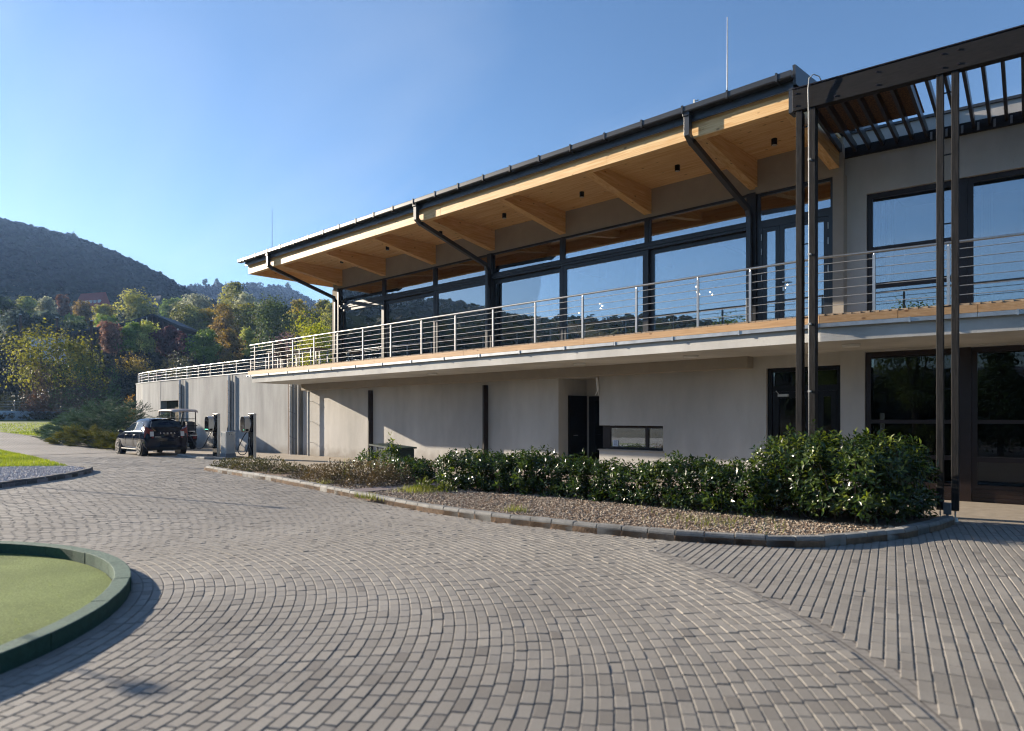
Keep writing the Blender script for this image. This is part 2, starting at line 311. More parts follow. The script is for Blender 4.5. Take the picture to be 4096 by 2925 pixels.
def pavermat(name, rnd):
    m = bpy.data.materials.new(name); m.use_nodes = True; t = m.node_tree; p = t.nodes['Principled BSDF']
    if rnd: a = N(t, 'ShaderNodeObjectInfo').outputs['Random']
    else: n = N(t, 'ShaderNodeAttribute'); n.attribute_name = 'tone'; a = n.outputs['Fac']
    cr = N(t, 'ShaderNodeValToRGB'); e = cr.color_ramp.elements; e[0].position = 0; e[0].color = (.200,.184,.164,1); e[1].position = 1; e[1].color = (.300,.279,.248,1)
    x = cr.color_ramp.elements.new(.18); x.color = (.250,.231,.205,1); L(t, a, cr.inputs[0])
    g = N(t, 'ShaderNodeNewGeometry')
    nz = N(t, 'ShaderNodeTexNoise'); nz.inputs['Scale'].default_value = .5; nz.inputs['Detail'].default_value = 5; L(t, g.outputs['Position'], nz.inputs[0])
    nf = N(t, 'ShaderNodeTexNoise'); nf.inputs['Scale'].default_value = 260; nf.inputs['Detail'].default_value = 3; L(t, g.outputs['Position'], nf.inputs[0])
    r = N(t, 'ShaderNodeMapRange'); r.inputs[1].default_value = .3; r.inputs[2].default_value = .7; r.inputs[3].default_value = .82; r.inputs[4].default_value = 1.13; L(t, nz.outputs[0], r.inputs[0])
    rf = N(t, 'ShaderNodeMapRange'); rf.inputs[1].default_value = .3; rf.inputs[2].default_value = .7; rf.inputs[3].default_value = .72; rf.inputs[4].default_value = 1.28; L(t, nf.outputs[0], rf.inputs[0])
    k = N(t, 'ShaderNodeMath', operation='MULTIPLY'); L(t, r.outputs[0], k.inputs[0]); L(t, rf.outputs[0], k.inputs[1])
    vm = N(t, 'ShaderNodeVectorMath', operation='SCALE'); L(t, cr.outputs[0], vm.inputs[0]); L(t, k.outputs[0], vm.inputs[3]); L(t, vm.outputs[0], p.inputs['Base Color'])
    p.inputs['Roughness'].default_value = .82; p.inputs['Specular IOR Level'].default_value = .25
    bp = N(t, 'ShaderNodeBump'); bp.inputs['Strength'].default_value = .5; bp.inputs['Distance'].default_value = .003; L(t, nf.outputs[0], bp.inputs['Height']); L(t, bp.outputs[0], p.inputs['Normal'])
    return m
M['ring'] = ringmat(); M['paver'] = pavermat('paving stone', False); M['paver_one'] = pavermat('single paving stone', True)

# ------------------------------------------------------------------ terrain
TZ = [(0,0),(36,0),(85,1.15),(90,1.8),(112,9.5),(140,13.5),(210,25),(320,44)]
TD = np.array([a for a, b in TZ]); TH = np.array([b for a, b in TZ])
E1 = np.array([(-180,.05),(-130,.05),(-115,.035),(-105,.06),(-98,.11),(-88,.160),(-75,.18),(-62,.19),(-48,.222),(-40,.226),(-36.9,.222),(-35.6,.2215),(-33.9,.2155),(-32.6,.213),(-31.4,.206),(-30.2,.199),(-28.8,.188),(-27.8,.1805),(-26.6,.168),(-25.9,.161),(-24.8,.151),(-22.5,.125),(-20,.10),(-15,.06),(-8,.05),(180,.05)])
E2 = np.array([(-180,.05),(-40,.10),(-30,.14),(-25.9,.170),(-23.6,.1745),(-20.6,.180),(-19.35,.180),(-18.2,.1766),(-17.4,.170),(-16.3,.161),(-15.8,.158),(-13.5,.14),(-10,.10),(0,.06),(180,.05)])
def polar(x, y):
    f = -.6818289*x+.7315117*y; a = .7315117*x+.6818289*y
    return np.degrees(np.arctan2(a, f)), np.hypot(x, y)
def hgt(x, y):
    th, d = polar(np.asarray(x, float), np.asarray(y, float))
    w = np.clip(np.interp(th, [-180,-140,-105,-5,15,180], [.2,.2,1,1,.3,.2]), 0, 1)
    base = np.interp(d, TD, TH)*w
    z = base
    s = np.clip((d-300)/(600-300), 0, 1); z1 = base+(np.interp(th, E1[:,0], E1[:,1])*600-base)*(s*s*(3-2*s)*.55+s*.45)
    z = np.where(d > 300, z1, z)
    h1 = np.interp(th, E1[:,0], E1[:,1])*600
    z = np.where(d > 600, h1-(d-600)*.25, z)
    h2 = np.interp(th, E2[:,0], E2[:,1])*850; s2 = np.clip((d-640)/210, 0, 1)
    z2 = h1*.6+(h2-h1*.6)*s2
    z = np.where(d > 640, np.maximum(z, np.where(d > 850, h2-(d-850)*.3, z2)), z)
    return z
def mk_terrain():
    ths = np.concatenate([np.arange(-110, 0, 1.0), np.arange(0, 251, 5.0)]); ths = ths[:-1]
    ds = np.array([0.5,12,24,36,48,60,72,85,90,95,101,106,112,118,126,140,158,175,192,210,235,260,290,320,350,380,410,440,470,500,530,560,585,600,615,640,680,720,760,800,830,850,880,930,1000])
    T, D = np.meshgrid(ths, ds); a = np.radians(T)
    fx, rx = np.cos(a)*D, np.sin(a)*D
    X = rx*.7315117-fx*.6818289; Y = rx*.6818289+fx*.7315117
    Z = hgt(X, Y)-.04
    big = D > 330; Z = Z+np.where(big, RNG.normal(0, 1.2, Z.shape), 0)
    V = np.stack([X, Y, Z], -1).reshape(-1, 3); n = len(ths); F = []
    for j in range(len(ds)-1):
        for i in range(n): F.append((j*n+i, j*n+(i+1) % n, (j+1)*n+(i+1) % n, (j+1)*n+i))
    m = bmat('rough hillside', (.014,.017,.008), .95, .3, .25, coords='World', col2=(.045,.038,.018), bump=.6, bscale=3, bdist=.3)
    mesh_np('hillside_terrain', V, F, m, smooth=True, kind='structure')
mk_terrain()

# ------------------------------------------------------------------ drive sheet, islands, beds, walkway
MB().add([(-34,-14,-.007),(13,-14,-.007),(13,14.3,-.007),(-34,14.3,-.007)], [(0,1,2,3)]).build('paved_drive', M['ring'], kind='structure')
drive = bpy.data.objects['paved_drive']
def strip(name, A, B, mat, nu=30, nv=6, dz=0.0, **kw):
    A = np.array(A, float); B = np.array(B, float)
    def res(P, n):
        s = np.r_[0, np.cumsum(np.hypot(*np.diff(P, axis=0).T))]; q = np.linspace(0, s[-1], n)
        return np.c_[np.interp(q, s, P[:,0]), np.interp(q, s, P[:,1])]
    a, b = res(A, nu), res(B, nu); V = []; F = []
    for i in range(nu):
        for j in range(nv):
            p = a[i]+(b[i]-a[i])*j/(nv-1); V.append((p[0], p[1], float(hgt(p[0], p[1]))+dz))
    for i in range(nu-1):
        for j in range(nv-1): F.append((i*nv+j, (i+1)*nv+j, (i+1)*nv+j+1, i*nv+j+1))
    return mesh_np(name, V, F, mat, **kw)
strip('access_road', [(-32,10.4),(-41,9.6),(-50,10.4),(-56,10),(-72,7.5)], [(-32,4),(-41,4),(-50,3),(-56,2),(-72,-2)], M['ring'], dz=.004, kind='structure')
M['lawn'] = bmat('lawn soil', (.085,.125,.025), .95, .3, 4, coords='World', col2=(.15,.175,.04))
strip('far_lawn', [(-44,11),(-50,10.45),(-56,10.05),(-72,7.55),(-84,6)], [(-44,19),(-51.7,19.5),(-60,22),(-76,24),(-86,24)], M['lawn'], dz=.006, kind='structure')
ISK = [(-13.5,-2.5),(-15.2,.2),(-16.7,2.0),(-17.8,3.18),(-18.75,4.2),(-19.45,4.83),(-20.2,5.35),(-20.9,5.75),(-21.6,5.98),(-22.3,5.95)]
MB().prism(ISK+[(-23,5.75),(-24,4.3),(-22,1.5),(-18.5,-2.5)], -.02, .075).build('gravel_border', M['soil_pale'], kind='structure')
MB().prism([(-23.0,5.72),(-29,6.19),(-36.4,6.5),(-38,2),(-32,-3),(-18.5,-2.5),(-22,1.5),(-24,4.3)], -.02, .08).build('lawn_island', M['lawn'], kind='structure')
BK = [(-19.9,8.95),(-20.0,8.5),(-19.6,8.22),(-18.6,8.12),(-17,8.0),(-15.13,7.88),(-12.14,7.48),(-10.02,7.16),(-8.18,6.95),(-6.82,6.97),(-5.35,7.14),(-4.19,7.39),(-3.25,7.79),(-2.78,8.15),(-2.50,8.75),(-2.2,9.5),(-2.02,10.5),(-1.98,11.2)]
BACK = [(-2.05,11.45),(-4.5,11.0),(-8,10.9),(-11,10.7),(-14,10.45),(-18.5,10.1),(-19.6,9.6)]
MB().prism(BK+BACK, -.02, .07).build('planting_bed', M['soil'], kind='structure')
M['walk'] = bmat('sandy walkway paving', (.30,.255,.20), .9, .12, 5, coords='World', bump=.3, bscale=30)
MB().add([(-42,10.6,-.004),(-20.2,8.9,-.004),(-19.6,9.7,-.004),(-11,10.75,-.004),(-4.3,11.6,-.004),(3,12.3,-.004),(3,14.9,-.004),(-4.3,14.26,-.004),(-42,14.26,-.004)], [(0,1,2,3,4,5,6,7,8)]).build('walkway', M['walk'], kind='structure')
MB().prism([(-27.6,10.6),(-24.6,10.35),(-24.0,10.8),(-24.4,11.9),(-27.4,11.9)], -.01, .02).build('gravel_patch', M['soil'], kind='structure')

def in_poly(px, py, poly):
    c = np.zeros(px.shape, bool); n = len(poly); j = n-1
    for i in range(n):
        xi, yi = poly[i]; xj, yj = poly[j]
        k = ((yi > py) != (yj > py)) & (px < (xj-xi)*(py-yi)/(yj-yi+1e-12)+xi); c ^= k; j = i
    return c
def grow(poly, d):
    P = np.array(poly); c = P.mean(0); return [tuple(p+(p-c)/np.linalg.norm(p-c)*d) for p in P]
def pavers():
    cx = []; cy_ = []; ang = []; hl = []; hw = []
    r = RG+.008; k = 0
    while r < 30:
        rm = r+.0405; n = int(2*math.pi*rm/.166); th = (np.arange(n)+(k % 2)*.5+(RNG.random()*.16))*2*math.pi/n
        cx.append(G[0]+rm*np.cos(th)); cy_.append(G[1]+rm*np.sin(th)); ang.append(th+math.pi/2)
        hl.append(np.full(n, math.pi*rm/n-.0042)); hw.append(np.full(n, .0405-.003)); r += .0825; k += 1
    cx, cy_, ang, hl, hw = map(np.concatenate, (cx, cy_, ang, hl, hw))
    rr = np.hypot(cx-G[0], cy_-G[1]); keep = (rr < RB-.02) | (cx < -4.1)
    cx, cy_, ang, hl, hw = (q[keep] for q in (cx, cy_, ang, hl, hw))
    d = np.array((-.24,.97)); d /= np.linalg.norm(d); e = np.array((d[1], -d[0])); x2 = []; y2 = []
    for i in range(-40, 130):
        for j in range(-75, 60):
            q = np.array((-2., 6.))+e*i*.083+d*(j*.162+(i*.012)); x2.append(q[0]); y2.append(q[1])
    x2 = np.array(x2); y2 = np.array(y2); k2 = (np.hypot(x2-G[0], y2-G[1]) > RB+.075) & (x2 > -4.15)
    x2, y2 = x2[k2], y2[k2]; n2 = len(x2)
    # one border course of stones along the seam
    nb = int(2*math.pi*(RB+.03)/.166); tb = np.arange(nb)*2*math.pi/nb
    X = np.r_[cx, x2]; Y = np.r_[cy_, y2]; A = np.r_[ang, np.full(n2, math.atan2(d[1], d[0]))]
    HL = np.r_[hl, np.full(n2, .0785)]; HW = np.r_[hw, np.full(n2, .0352)]
    f = -.6818289*X+.7315117*Y; a = (.7315117*X+.6818289*Y)/np.maximum(f, .1)
    ok = (f > 3.0) & (f < 26) & (np.abs(a) < .80) & ~in_poly(X, Y, BK+BACK) & ~in_poly(X, Y, ISK+[(-23,5.75),(-29,6.19),(-36.4,6.5),(-30,-3)])
    ok &= (Y < 10.4) | ((X > -2.2) & (Y < 11.35+.104*(X+3)))
    X, Y, A, HL, HW, f = (q[ok] for q in (X, Y, A, HL, HW, f))
    o = np.argsort(f); X, Y, A, HL, HW, f = (q[o] for q in (X, Y, A, HL, HW, f)); n = len(X)
    near = np.where((np.abs((.7315117*X+.6818289*Y)/f) < .74) & (f > 3.26))[0][:300]; mask = np.ones(n, bool); mask[near] = False
    # single stones
    def block(hl, hw):
        q = []; ch = .003
        for z, s in ((0, ch), (-ch, 0), (-.028, 0)): q += [(-hl+s,-hw+s,z),(hl-s,-hw+s,z),(hl-s,hw-s,z),(-hl+s,hw-s,z)]
        fs = [(0,1,2,3)]
        for b in (0, 4): fs += [(b+i, b+4+i, b+4+(i+1) % 4, b+(i+1) % 4) for i in range(4)]
        return q, fs
    q, fs = block(.0790, .0372); me = bpy.data.meshes.new('paver'); me.from_pydata(q, [], fs); me.materials.append(M['paver_one'])
    for i in near:
        ob = bpy.data.objects.new('paver', me); COL.objects.link(ob); ob.parent = drive
        ob.location = Vector((X[i], Y[i], RNG.normal(0, .0012)))-WL['paved_drive']; ob.rotation_euler = (RNG.normal(0,.004), RNG.normal(0,.004), A[i])
    X, Y, A, HL, HW = (v[mask] for v in (X, Y, A, HL, HW)); n = len(X)
    A = A+RNG.normal(0, .006, n); u = np.stack([np.cos(A), np.sin(A)], -1); w = np.stack([-np.sin(A), np.cos(A)], -1)
    z0 = RNG.normal(0, .0013, n); tl = RNG.normal(0, .0006, (n, 2)); V = np.zeros((n, 12, 3), np.float32)
    for li, (z, s) in enumerate(((0, .003), (-.003, 0), (-.028, 0))):
        for ci, (su, sw) in enumerate(((-1,-1),(1,-1),(1,1),(-1,1))):
            p = np.stack([X, Y], -1)+u*(su*(HL-s))[:,None]+w*(sw*(HW-s))[:,None]
            V[:, li*4+ci, :2] = p; V[:, li*4+ci, 2] = z+z0+su*tl[:,0]+sw*tl[:,1]
    F = np.array(fs, np.int32)[None]+(np.arange(n)*12)[:,None,None]
    tone = np.repeat(np.clip(RNG.beta(4, 2.5, n)-(RNG.random(n) < .05)*.4, 0, 1), len(fs))
    mesh_np('pavers', V.reshape(-1, 3), F.reshape(-1, 4), M['paver'], drive, tone, kind='stuff')
pavers()

# ------------------------------------------------------------------ kerbs
def kerb(name, label, line, mat, step, w=.13, h=.12, z0=-.03):
    P = np.array(line, float); s = np.r_[0, np.cumsum(np.hypot(*np.diff(P, axis=0).T))]; n = int(s[-1]/step)
    k = thing(name, label, 'kerb', (P[0][0], P[0][1], 0))
    for i in range(n):
        a = (i+.015)*s[-1]/n; b = (i+.985)*s[-1]/n
        pa = Vector((np.interp(a, s, P[:,0]), np.interp(a, s, P[:,1]), 0)); pb = Vector((np.interp(b, s, P[:,0]), np.interp(b, s, P[:,1]), 0))
        d = (pb-pa).normalized(); nn = Vector((-d.y, d.x, 0)); t = random.uniform(-.006, .006); m = MB()
        c = .018; vs = []
        for p in (pa, pb):
            for off, z in ((0, z0), (0, h-.03+t), (c, h+t), (w, h+t), (w, z0)): vs.append(p+nn*off+Vector((0,0,z)))
        m.add(vs, [(0,1,2,3,4),(9,8,7,6,5)]+[(j,5+j,5+(j+1) % 5,(j+1) % 5) for j in range(5)])
        m.build('kerb_stone', mat, k, bevel=.006)
    return k
kerb('kerb', 'pale concrete kerb curving along the front of the hedge bed', BK, M['kerb'], .34)
kerb('kerb', 'dark shaded kerb around the small gravel island on the left', ISK, M['kerb_shade'], .36)
kerb('kerb', 'short curved kerb beside the charging posts', [(-27.4,10.45),(-25.5,10.25),(-24.5,10.3),(-23.9,10.75)], M['kerb'], .4, h=.08)

# ------------------------------------------------------------------ putting green
pg = thing('putting_green', 'round putting green of artificial turf with raised green rim', 'putting green', (G[0], G[1], 0))
def ring_mesh(r0, r1, z0, z1, n=72):
    m = MB(); vs = []
    for i in range(n):
        t = 2*math.pi*i/n; j = random.uniform(-.004, .004)
        for r, z in ((r0,z0),(r0,z1+j),(r1,z1+j),(r1,z0)): vs.append((G[0]+r*math.cos(t), G[1]+r*math.sin(t), z))
    return vs, n
for i in range(26):
    t0, t1 = (i+.006)*2*math.pi/26, (i+.994)*2*math.pi/26; zt = .115+random.uniform(-.003,.003); rj = random.uniform(-.004,.004); vs_ = []
    for q in range(4):
        t = t0+(t1-t0)*q/3
        for r, z in ((RG-.13+rj,-.02),(RG-.13+rj,zt-.004),(RG-.124+rj,zt),(RG-.006+rj,zt),(RG+rj,zt-.004),(RG+rj,-.02)): vs_.append((G[0]+r*math.cos(t), G[1]+r*math.sin(t), z))
    fs_ = [(q*6+k, (q+1)*6+k, (q+1)*6+k+1, q*6+k+1) for q in range(3) for k in range(5)]+[tuple(range(6)), tuple(range(18,24))[::-1]]
    o = MB().add(vs_, fs_).build('rim_segment', M['rim'], pg); o.data.materials.append(M['rim_side_shade'])
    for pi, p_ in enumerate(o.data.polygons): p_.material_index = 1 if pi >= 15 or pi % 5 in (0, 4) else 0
MB().prism([(G[0]+(RG-.137)*math.cos(2*math.pi*i/72), G[1]+(RG-.137)*math.sin(2*math.pi*i/72)) for i in range(72)], -.03, .004).build('turf', M['turf'], pg)

# ------------------------------------------------------------------ clubhouse
YW = 14.25; YG = 14.05
B = thing('clubhouse', 'two-storey clubhouse with wide timber eaves, glazed upper floor and grey rendered base', 'building', (-13, 14.1, 0))
m = MB()
m.box(-24.7,-11.58,YW,YW+.3,-.05,2.80).box(-11.58,-10.24,YW+.004,15.7,2.545,2.80)
m.box(-10.24,-8.4,YW,YW+.3,-.05,.69).box(-10.24,-8.4,YW,YW+.3,1.29,2.80).box(-8.4,-5.92,YW,YW+.3,-.05,2.80)
m.box(-11.83,-11.58,YW+.3,15.7,-.05,2.545).box(-11.58,-10.24,15.5,15.7,-.05,2.545).box(-10.24,-9.99,YW+.3,15.5,-.05,2.545)
m.build('lower_wall', M['render'], B)
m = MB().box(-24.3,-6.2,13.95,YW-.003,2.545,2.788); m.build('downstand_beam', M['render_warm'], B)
SL = [(-24.73,12.15),(-4.1,12.13),(1.9,13.1),(1.9,15.2),(-4.3,14.6),(-24.73,14.6)]
m = MB().prism(SL, 2.79, 3.10); m.build('balcony_slab', M['render_white'], B)
# deck boards, edge boards, flashing with clips
def edge(x): return 12.15-.02*(x+24.73)/20.63 if x < -4.1 else 12.13+(x+4.1)*.97/6.0
bd = None; x = -24.93; k = 0
bm_ = MB().box(-.062,.062,0,1.95,3.222,3.25)
while x < 1.7:
    if bd is None:
        bd = bm_.build('deck_board', M['deck'], B); base = bd.location.copy(); d0 = bd
        off = Vector((0,0,0)); cc = WL['deck_board'].copy()
    o = bd if k == 0 else bd.copy()
    if k: COL.objects.link(o)
    o.location = Vector((x, edge(x)-.035+.975+random.uniform(-.006,.006), cc.z+random.uniform(-.002,.002)))-WL['clubhouse']
    k += 1; x += .1345
def run(x0, x1, dy0, dy1, z0, z1):
    m = MB(); ys = (edge(x0), edge(x1))
    m.prism([(x0,ys[0]+dy0),(x1,ys[1]+dy0),(x1,ys[1]+dy1),(x0,ys[0]+dy1)], z0, z1); return m
for a, b in [(-24.98,-20.9),(-20.9,-16.9),(-16.9,-13.0),(-13.0,-9.1),(-9.1,-4.1),(-4.1,-2.95),(-2.95,-1.9),(-1.9,1.9)]:
    run(a+.004, b-.004, -.045, -.012, 3.098, 3.221).build('edge_board', M['larch'], B)
for a, b in [(-24.97,-20.6),(-20.6,-16.5),(-16.5,-12.45),(-12.45,-8.3),(-8.3,-4.1),(-4.1,-1.9),(-1.9,1.9)]:
    m = run(a+.003, b-.003, -.075, -.062, 3.025, 3.088); m2 = run(a+.003, b-.003, -.062, .05, 3.08, 3.092); m.add(m2.v, m2.f); m.build('edge_flashing', M['zinc'], B)
x = -24.7
while x < 1.5:
    run(x-.014, x+.014, -.088, -.0755, 3.012, 3.10).build('flashing_clip', M['zinc'], B); x += 1.37
m = MB().cyl((-24.97,12.08,3.056),(-24.93,12.08,3.056),.03); m.build('flashing_end', M['zinc'], B)
# upper walls
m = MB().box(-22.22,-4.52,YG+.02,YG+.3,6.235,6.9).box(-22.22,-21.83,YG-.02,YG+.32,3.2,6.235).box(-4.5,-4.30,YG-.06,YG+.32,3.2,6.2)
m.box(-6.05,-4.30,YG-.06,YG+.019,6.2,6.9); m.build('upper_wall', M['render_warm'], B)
# glazing
XS = [-21.78,-19.08,-16.42,-13.95,-11.29,-8.70,-6.14]
def frame_rect(m, x0, x1, z0, z1, y, w, d=.07):
    m.box(x0,x0+w,y,y+d,z0,z1).box(x1-w,x1,y,y+d,z0,z1).box(x0+w,x1-w,y+.002,y+d,z1-w,z1).box(x0+w,x1-w,y+.002,y+d,z0,z0+w)
for i in range(6):
    a, b = XS[i]+.03, XS[i+1]-.03
    m = MB(); frame_rect(m, a, b, 5.60, 6.235, YG, .055); fo = i in (1, 3)
    frame_rect(m, a, b, 3.22, 5.47, YG+(.07 if i % 2 else 0), .10 if not fo else .12)
    w = m.build('window', M['frame'], B)
    MB().box(a+.056,b-.056,YG+.03,YG+.05,5.656,6.179).build('top_pane', M['glass'], w)
    yy = YG+(.07 if i % 2 else 0); c = .10 if not fo else .12
    MB().box(a+c+.001,b-c-.001,yy+.03,yy+.05,3.32,5.47-c-.001).build('pane', M['glass'], w)
m = MB().box(-21.8,-6.1,YG-.03,YG+.1,5.472,5.53).box(-21.8,-6.1,YG-.05,YG+.1,5.535,5.598).box(-21.8,-6.1,YG-.02,YG+.2,3.2,3.24)
m.build('transom_rail', M['frame'], B)
for xx, w in ((-21.8,.09),(-13.95,.17),(-6.14,.2)): MB().box(xx-w/2,xx+w/2,YG-.06,YG+.12,3.2,6.23).build('steel_post', M['frame'], B)
for xx in XS[1:3]+XS[4:6]: MB().box(xx-.029,xx+.029,YG-.012,YG+.1,3.24,6.235).build('mullion', M['frame'], B)
# terrace door bay
m = MB(); frame_rect(m, -6.03,-4.5, 5.56,6.2, YG, .06); m.box(-6.03,-5.93,YG,YG+.08,3.2,5.56).box(-4.6,-4.5,YG,YG+.08,3.2,5.56).box(-5.93,-4.6,YG+.002,YG+.08,5.46,5.56)
m.build('door_frame', M['frame'], B)
MB().box(-5.968,-4.562,YG+.03,YG+.05,5.622,6.138).build('top_pane', M['glass'], B)
for a, b, hx in ((-5.925,-5.565,None),(-5.56,-4.605,-5.5)):
    m = MB(); frame_rect(m, a, b, 3.23, 5.455, YG+.012, .085); dl = m.build('door', M['frame'], B)
    MB().box(a+.086,b-.086,YG+.035,YG+.05,3.316,5.369).build('pane', M['glass'], dl)
    if hx:
        MB().bar((hx+.02,YG-.03,4.27),(hx+.15,YG-.03,4.27),.02,.02).bar((hx+.02,YG-.03,4.27),(hx+.02,YG+.02,4.27),.025,.025).build('handle', M['steel'], dl)
        MB().box(hx,hx+.035,YG+.003,YG+.013,4.09,4.17).build('lock_plate', M['steel'], dl)
for xx in (-5.935,-4.6):
    for z in (3.3,4.35,4.9,5.2): MB().cyl((xx,YG-.012,z),(xx,YG-.012,z+.13),.011,n=6).build('hinge', M['steel'], B)
# eaves: soffit, tapered beams, edge beams, fascia, gutter, roof
for i, (a, b) in enumerate([(-23.36,-19.09),(-19.09,-16.49),(-16.49,-13.89),(-13.89,-11.29),(-11.29,-8.70),(-8.70,-6.1),(-6.1,-4.36)]):
    MB().box(a+.003,b-.003,11.6,14.9 if i == 0 else YG+.02,6.9,6.96).build('soffit_panel', M['spruce_x'], B)
for xx in (-21.71,-19.09,-16.49,-13.89,-11.29,-8.70,-6.10,-4.47):
    m = MB(); w = .09 if xx > -5 else .10
    vs = [(s, y, z) for s in (xx-w, xx+w) for y, z in ((11.56,6.899),(11.56,6.70),(YG+.019,6.32),(YG+.019,6.899))]
    m.add(vs, [(0,1,2,3),(7,6,5,4),(0,4,5,1),(1,5,6,2),(2,6,7,3),(3,7,4,0)]); m.build('roof_beam', M['spruce_y'], B)
MB().box(-23.5,-23.36,11.56,14.25,6.60,6.95).build('edge_beam', M['spruce_y'], B)
MB().box(-23.5,-23.36,14.254,19,6.60,6.95).build('edge_beam', M['spruce_y'], B)
for a, b in [(-23.5,-19.0),(-19.0,-13.1),(-13.1,-8.0),(-8.0,-4.3)]:
    MB().box(a+.002,b-.002,11.40,11.56,6.60,6.92).build('fascia_beam', M['spruce_x'], B, bevel=.004)
x = -23.62
while x < -4.3:
    e = min(x+1.32, -4.27)
    MB().box(x+.003,e-.003,11.345,11.37,6.895,7.11).add([(x+.003,11.345,6.895),(e-.003,11.345,6.895),(e-.003,11.315,6.87),(x+.003,11.315,6.87),(x+.003,11.36,6.892),(e-.003,11.36,6.892),(e-.003,11.33,6.867),(x+.003,11.33,6.867)],[(0,1,2,3),(4,7,6,5),(3,2,6,7),(0,4,5,1)]).build('fascia_panel', M['anthracite'], B); x += 1.32
def gut(x0, x1):
    m = MB(); pr = [(11.335,7.14),(11.335,7.03),(11.20,7.03),(11.185,7.05),(11.185,7.13),(11.20,7.145),(11.215,7.13),(11.20,7.12),(11.20,7.05),(11.32,7.045),(11.32,7.14)]
    n = len(pr); m.add([(x0,y,z) for y, z in pr]+[(x1,y,z) for y, z in pr], [(i,(i+1) % n,n+(i+1) % n,n+i) for i in range(n)]+[tuple(range(n))[::-1], tuple(range(n,2*n))]); return m
gut(-23.87,-4.24).build('gutter', M['anthracite'], B)
x = -23.4
while x < -4.3:
    m = MB().box(x-.016,x+.016,11.172,11.184,7.02,7.152).box(x-.016,x+.016,11.172,11.335,7.012,7.029).box(x-.016,x+.016,11.172,11.345,7.147,7.158); m.build('gutter_bracket', M['anthracite'], B); x += .86
MB().add([(-23.75,11.33,7.13),(-4.24,11.33,7.13),(-4.24,20,7.75),(-23.75,20,7.75),(-23.75,11.33,7.19),(-4.24,11.33,7.19),(-4.24,20,7.81),(-23.75,20,7.81)],[(0,3,2,1),(4,5,6,7),(0,1,5,4),(1,2,6,5),(2,3,7,6),(3,0,4,7)]).build('roof_sheet', M['anthracite'], B)
MB().add([(-4.245,11.30,6.93),(-4.2,11.30,6.93),(-4.2,20,7.5),(-4.245,20,7.5),(-4.245,11.26,7.24),(-4.2,11.26,7.24),(-4.2,20,7.9),(-4.245,20,7.9)],[(0,3,2,1),(4,5,6,7),(0,1,5,4),(1,2,6,5),(2,3,7,6),(3,0,4,7)]).build('roof_verge', M['anthracite'], B)
for xx in np.arange(-23.2,-4.3,.62): MB().bar((xx,11.36,7.205),(xx,19.9,7.82),.03,.035).build('roof_seam', M['anthracite'], B)
MB().box(-4.33,-4.255,11.32,11.55,6.5,6.98).build('end_plate', M['anthracite'], B)
for xx, xw in ((-21.80,-21.80),(-13.92,-13.92),(-6.14,-6.14)):
    m = MB().bar((xx,11.29,7.04),(xx,11.29,6.62),.11,.11,(1,0,0)).bar((xx,11.29,7.045),(xx,11.29,6.97),.16,.14,(1,0,0))
    m.bar((xx,11.27,6.665),(xx,11.46,6.535),.105,.105).bar((xx,11.40,6.575),(xw,13.86,5.86),.105,.105).bar((xw,13.80,5.90),(xw,13.90,5.72),.1,.1).bar((xw,13.90,5.80),(xw,13.90,3.24),.1,.1,(1,0,0))
    m.build('downspout', M['anthracite'], B, bevel=.006)
# interior of the upper floor
MB().box(-21.8,-4.6,14.5,20,3.12,3.2).build('upper_floor', M['room_floor'], B)
MB().box(-22.1,-4.3,19.6,19.8,3.2,6.9).box(-4.55,-4.33,14.4,19.6,3.2,6.9).build('interior_wall', M['room_wall'], B)
MB().box(-22.1,-4.3,14.4,19.9,6.9,6.97).build('interior_ceiling', M['room_wood'], B)
for xx in (-19.09,-16.49,-13.89,-11.29,-8.70,-6.5): MB().box(xx-.1,xx+.1,14.36,19.6,6.32,6.898).build('interior_beam', M['room_wood'], B)
for xx in (-21.0,-18.2,-15.6,-13.2,-10.2): MB().box(xx-.2,xx+.2,15.6,15.95,3.2,6.3).build('interior_column', M['room_col'], B)
# ground floor openings
m = MB(); frame_rect(m, -10.05,-8.415,.70,1.28,YW+.14,.055,.06); m.box(-8.97,-8.88,YW+.138,YW+.2,.755,1.225).box(-10.235,-10.05,YW+.15,YW+.2,.70,1.288)
w = m.build('ribbon_window', M['frame_brown'], B)
MB().box(-9.994,-8.971,YW+.165,YW+.18,.756,1.224).build('pane', M['glass'], w); MB().box(-8.879,-8.471,YW+.165,YW+.18,.756,1.224).build('pane', M['glass'], w)
MB().box(-10.26,-8.38,YW-.04,YW+.14,.665,.692).build('sill', M['soffit'], w)
MB().box(-9.93,-9.77,YW+.150,YW+.154,.765,.925).build('notice', M['paper'], w)
for z in (.79,.81,.835,.86,.88,.9): MB().box(-9.90,-9.80,YW+.147,YW+.149,z,z+.008).build('print_line', M['ink'], w)
MB().box(-10.2,-8.45,YW+.32,16.5,.6,1.4).build('interior_wall', M['black'], B)
m = MB().box(-11.45,-10.30,15.44,15.498,-.02,2.08).box(-11.575,-11.52,14.66,15.44,.0,2.09); d = m.build('entrance_door', M['black'], B)
MB().bar((-11.49,14.82,1.0),(-11.49,14.98,1.0),.02,.02).bar((-11.52,14.82,1.0),(-11.48,14.82,1.0),.02,.02).build('handle', M['steel'], d)
MB().box(-11.22,-10.5,15.425,15.438,.2,1.95).build('pane', M['glass_low'], d)
for i, xx in enumerate((-20.0,-14.27)):
    MB().box(xx-.035,xx+.03,YW-.175,YW-.002,-.02,2.44).build('timber_post', M['frame_brown'], B)
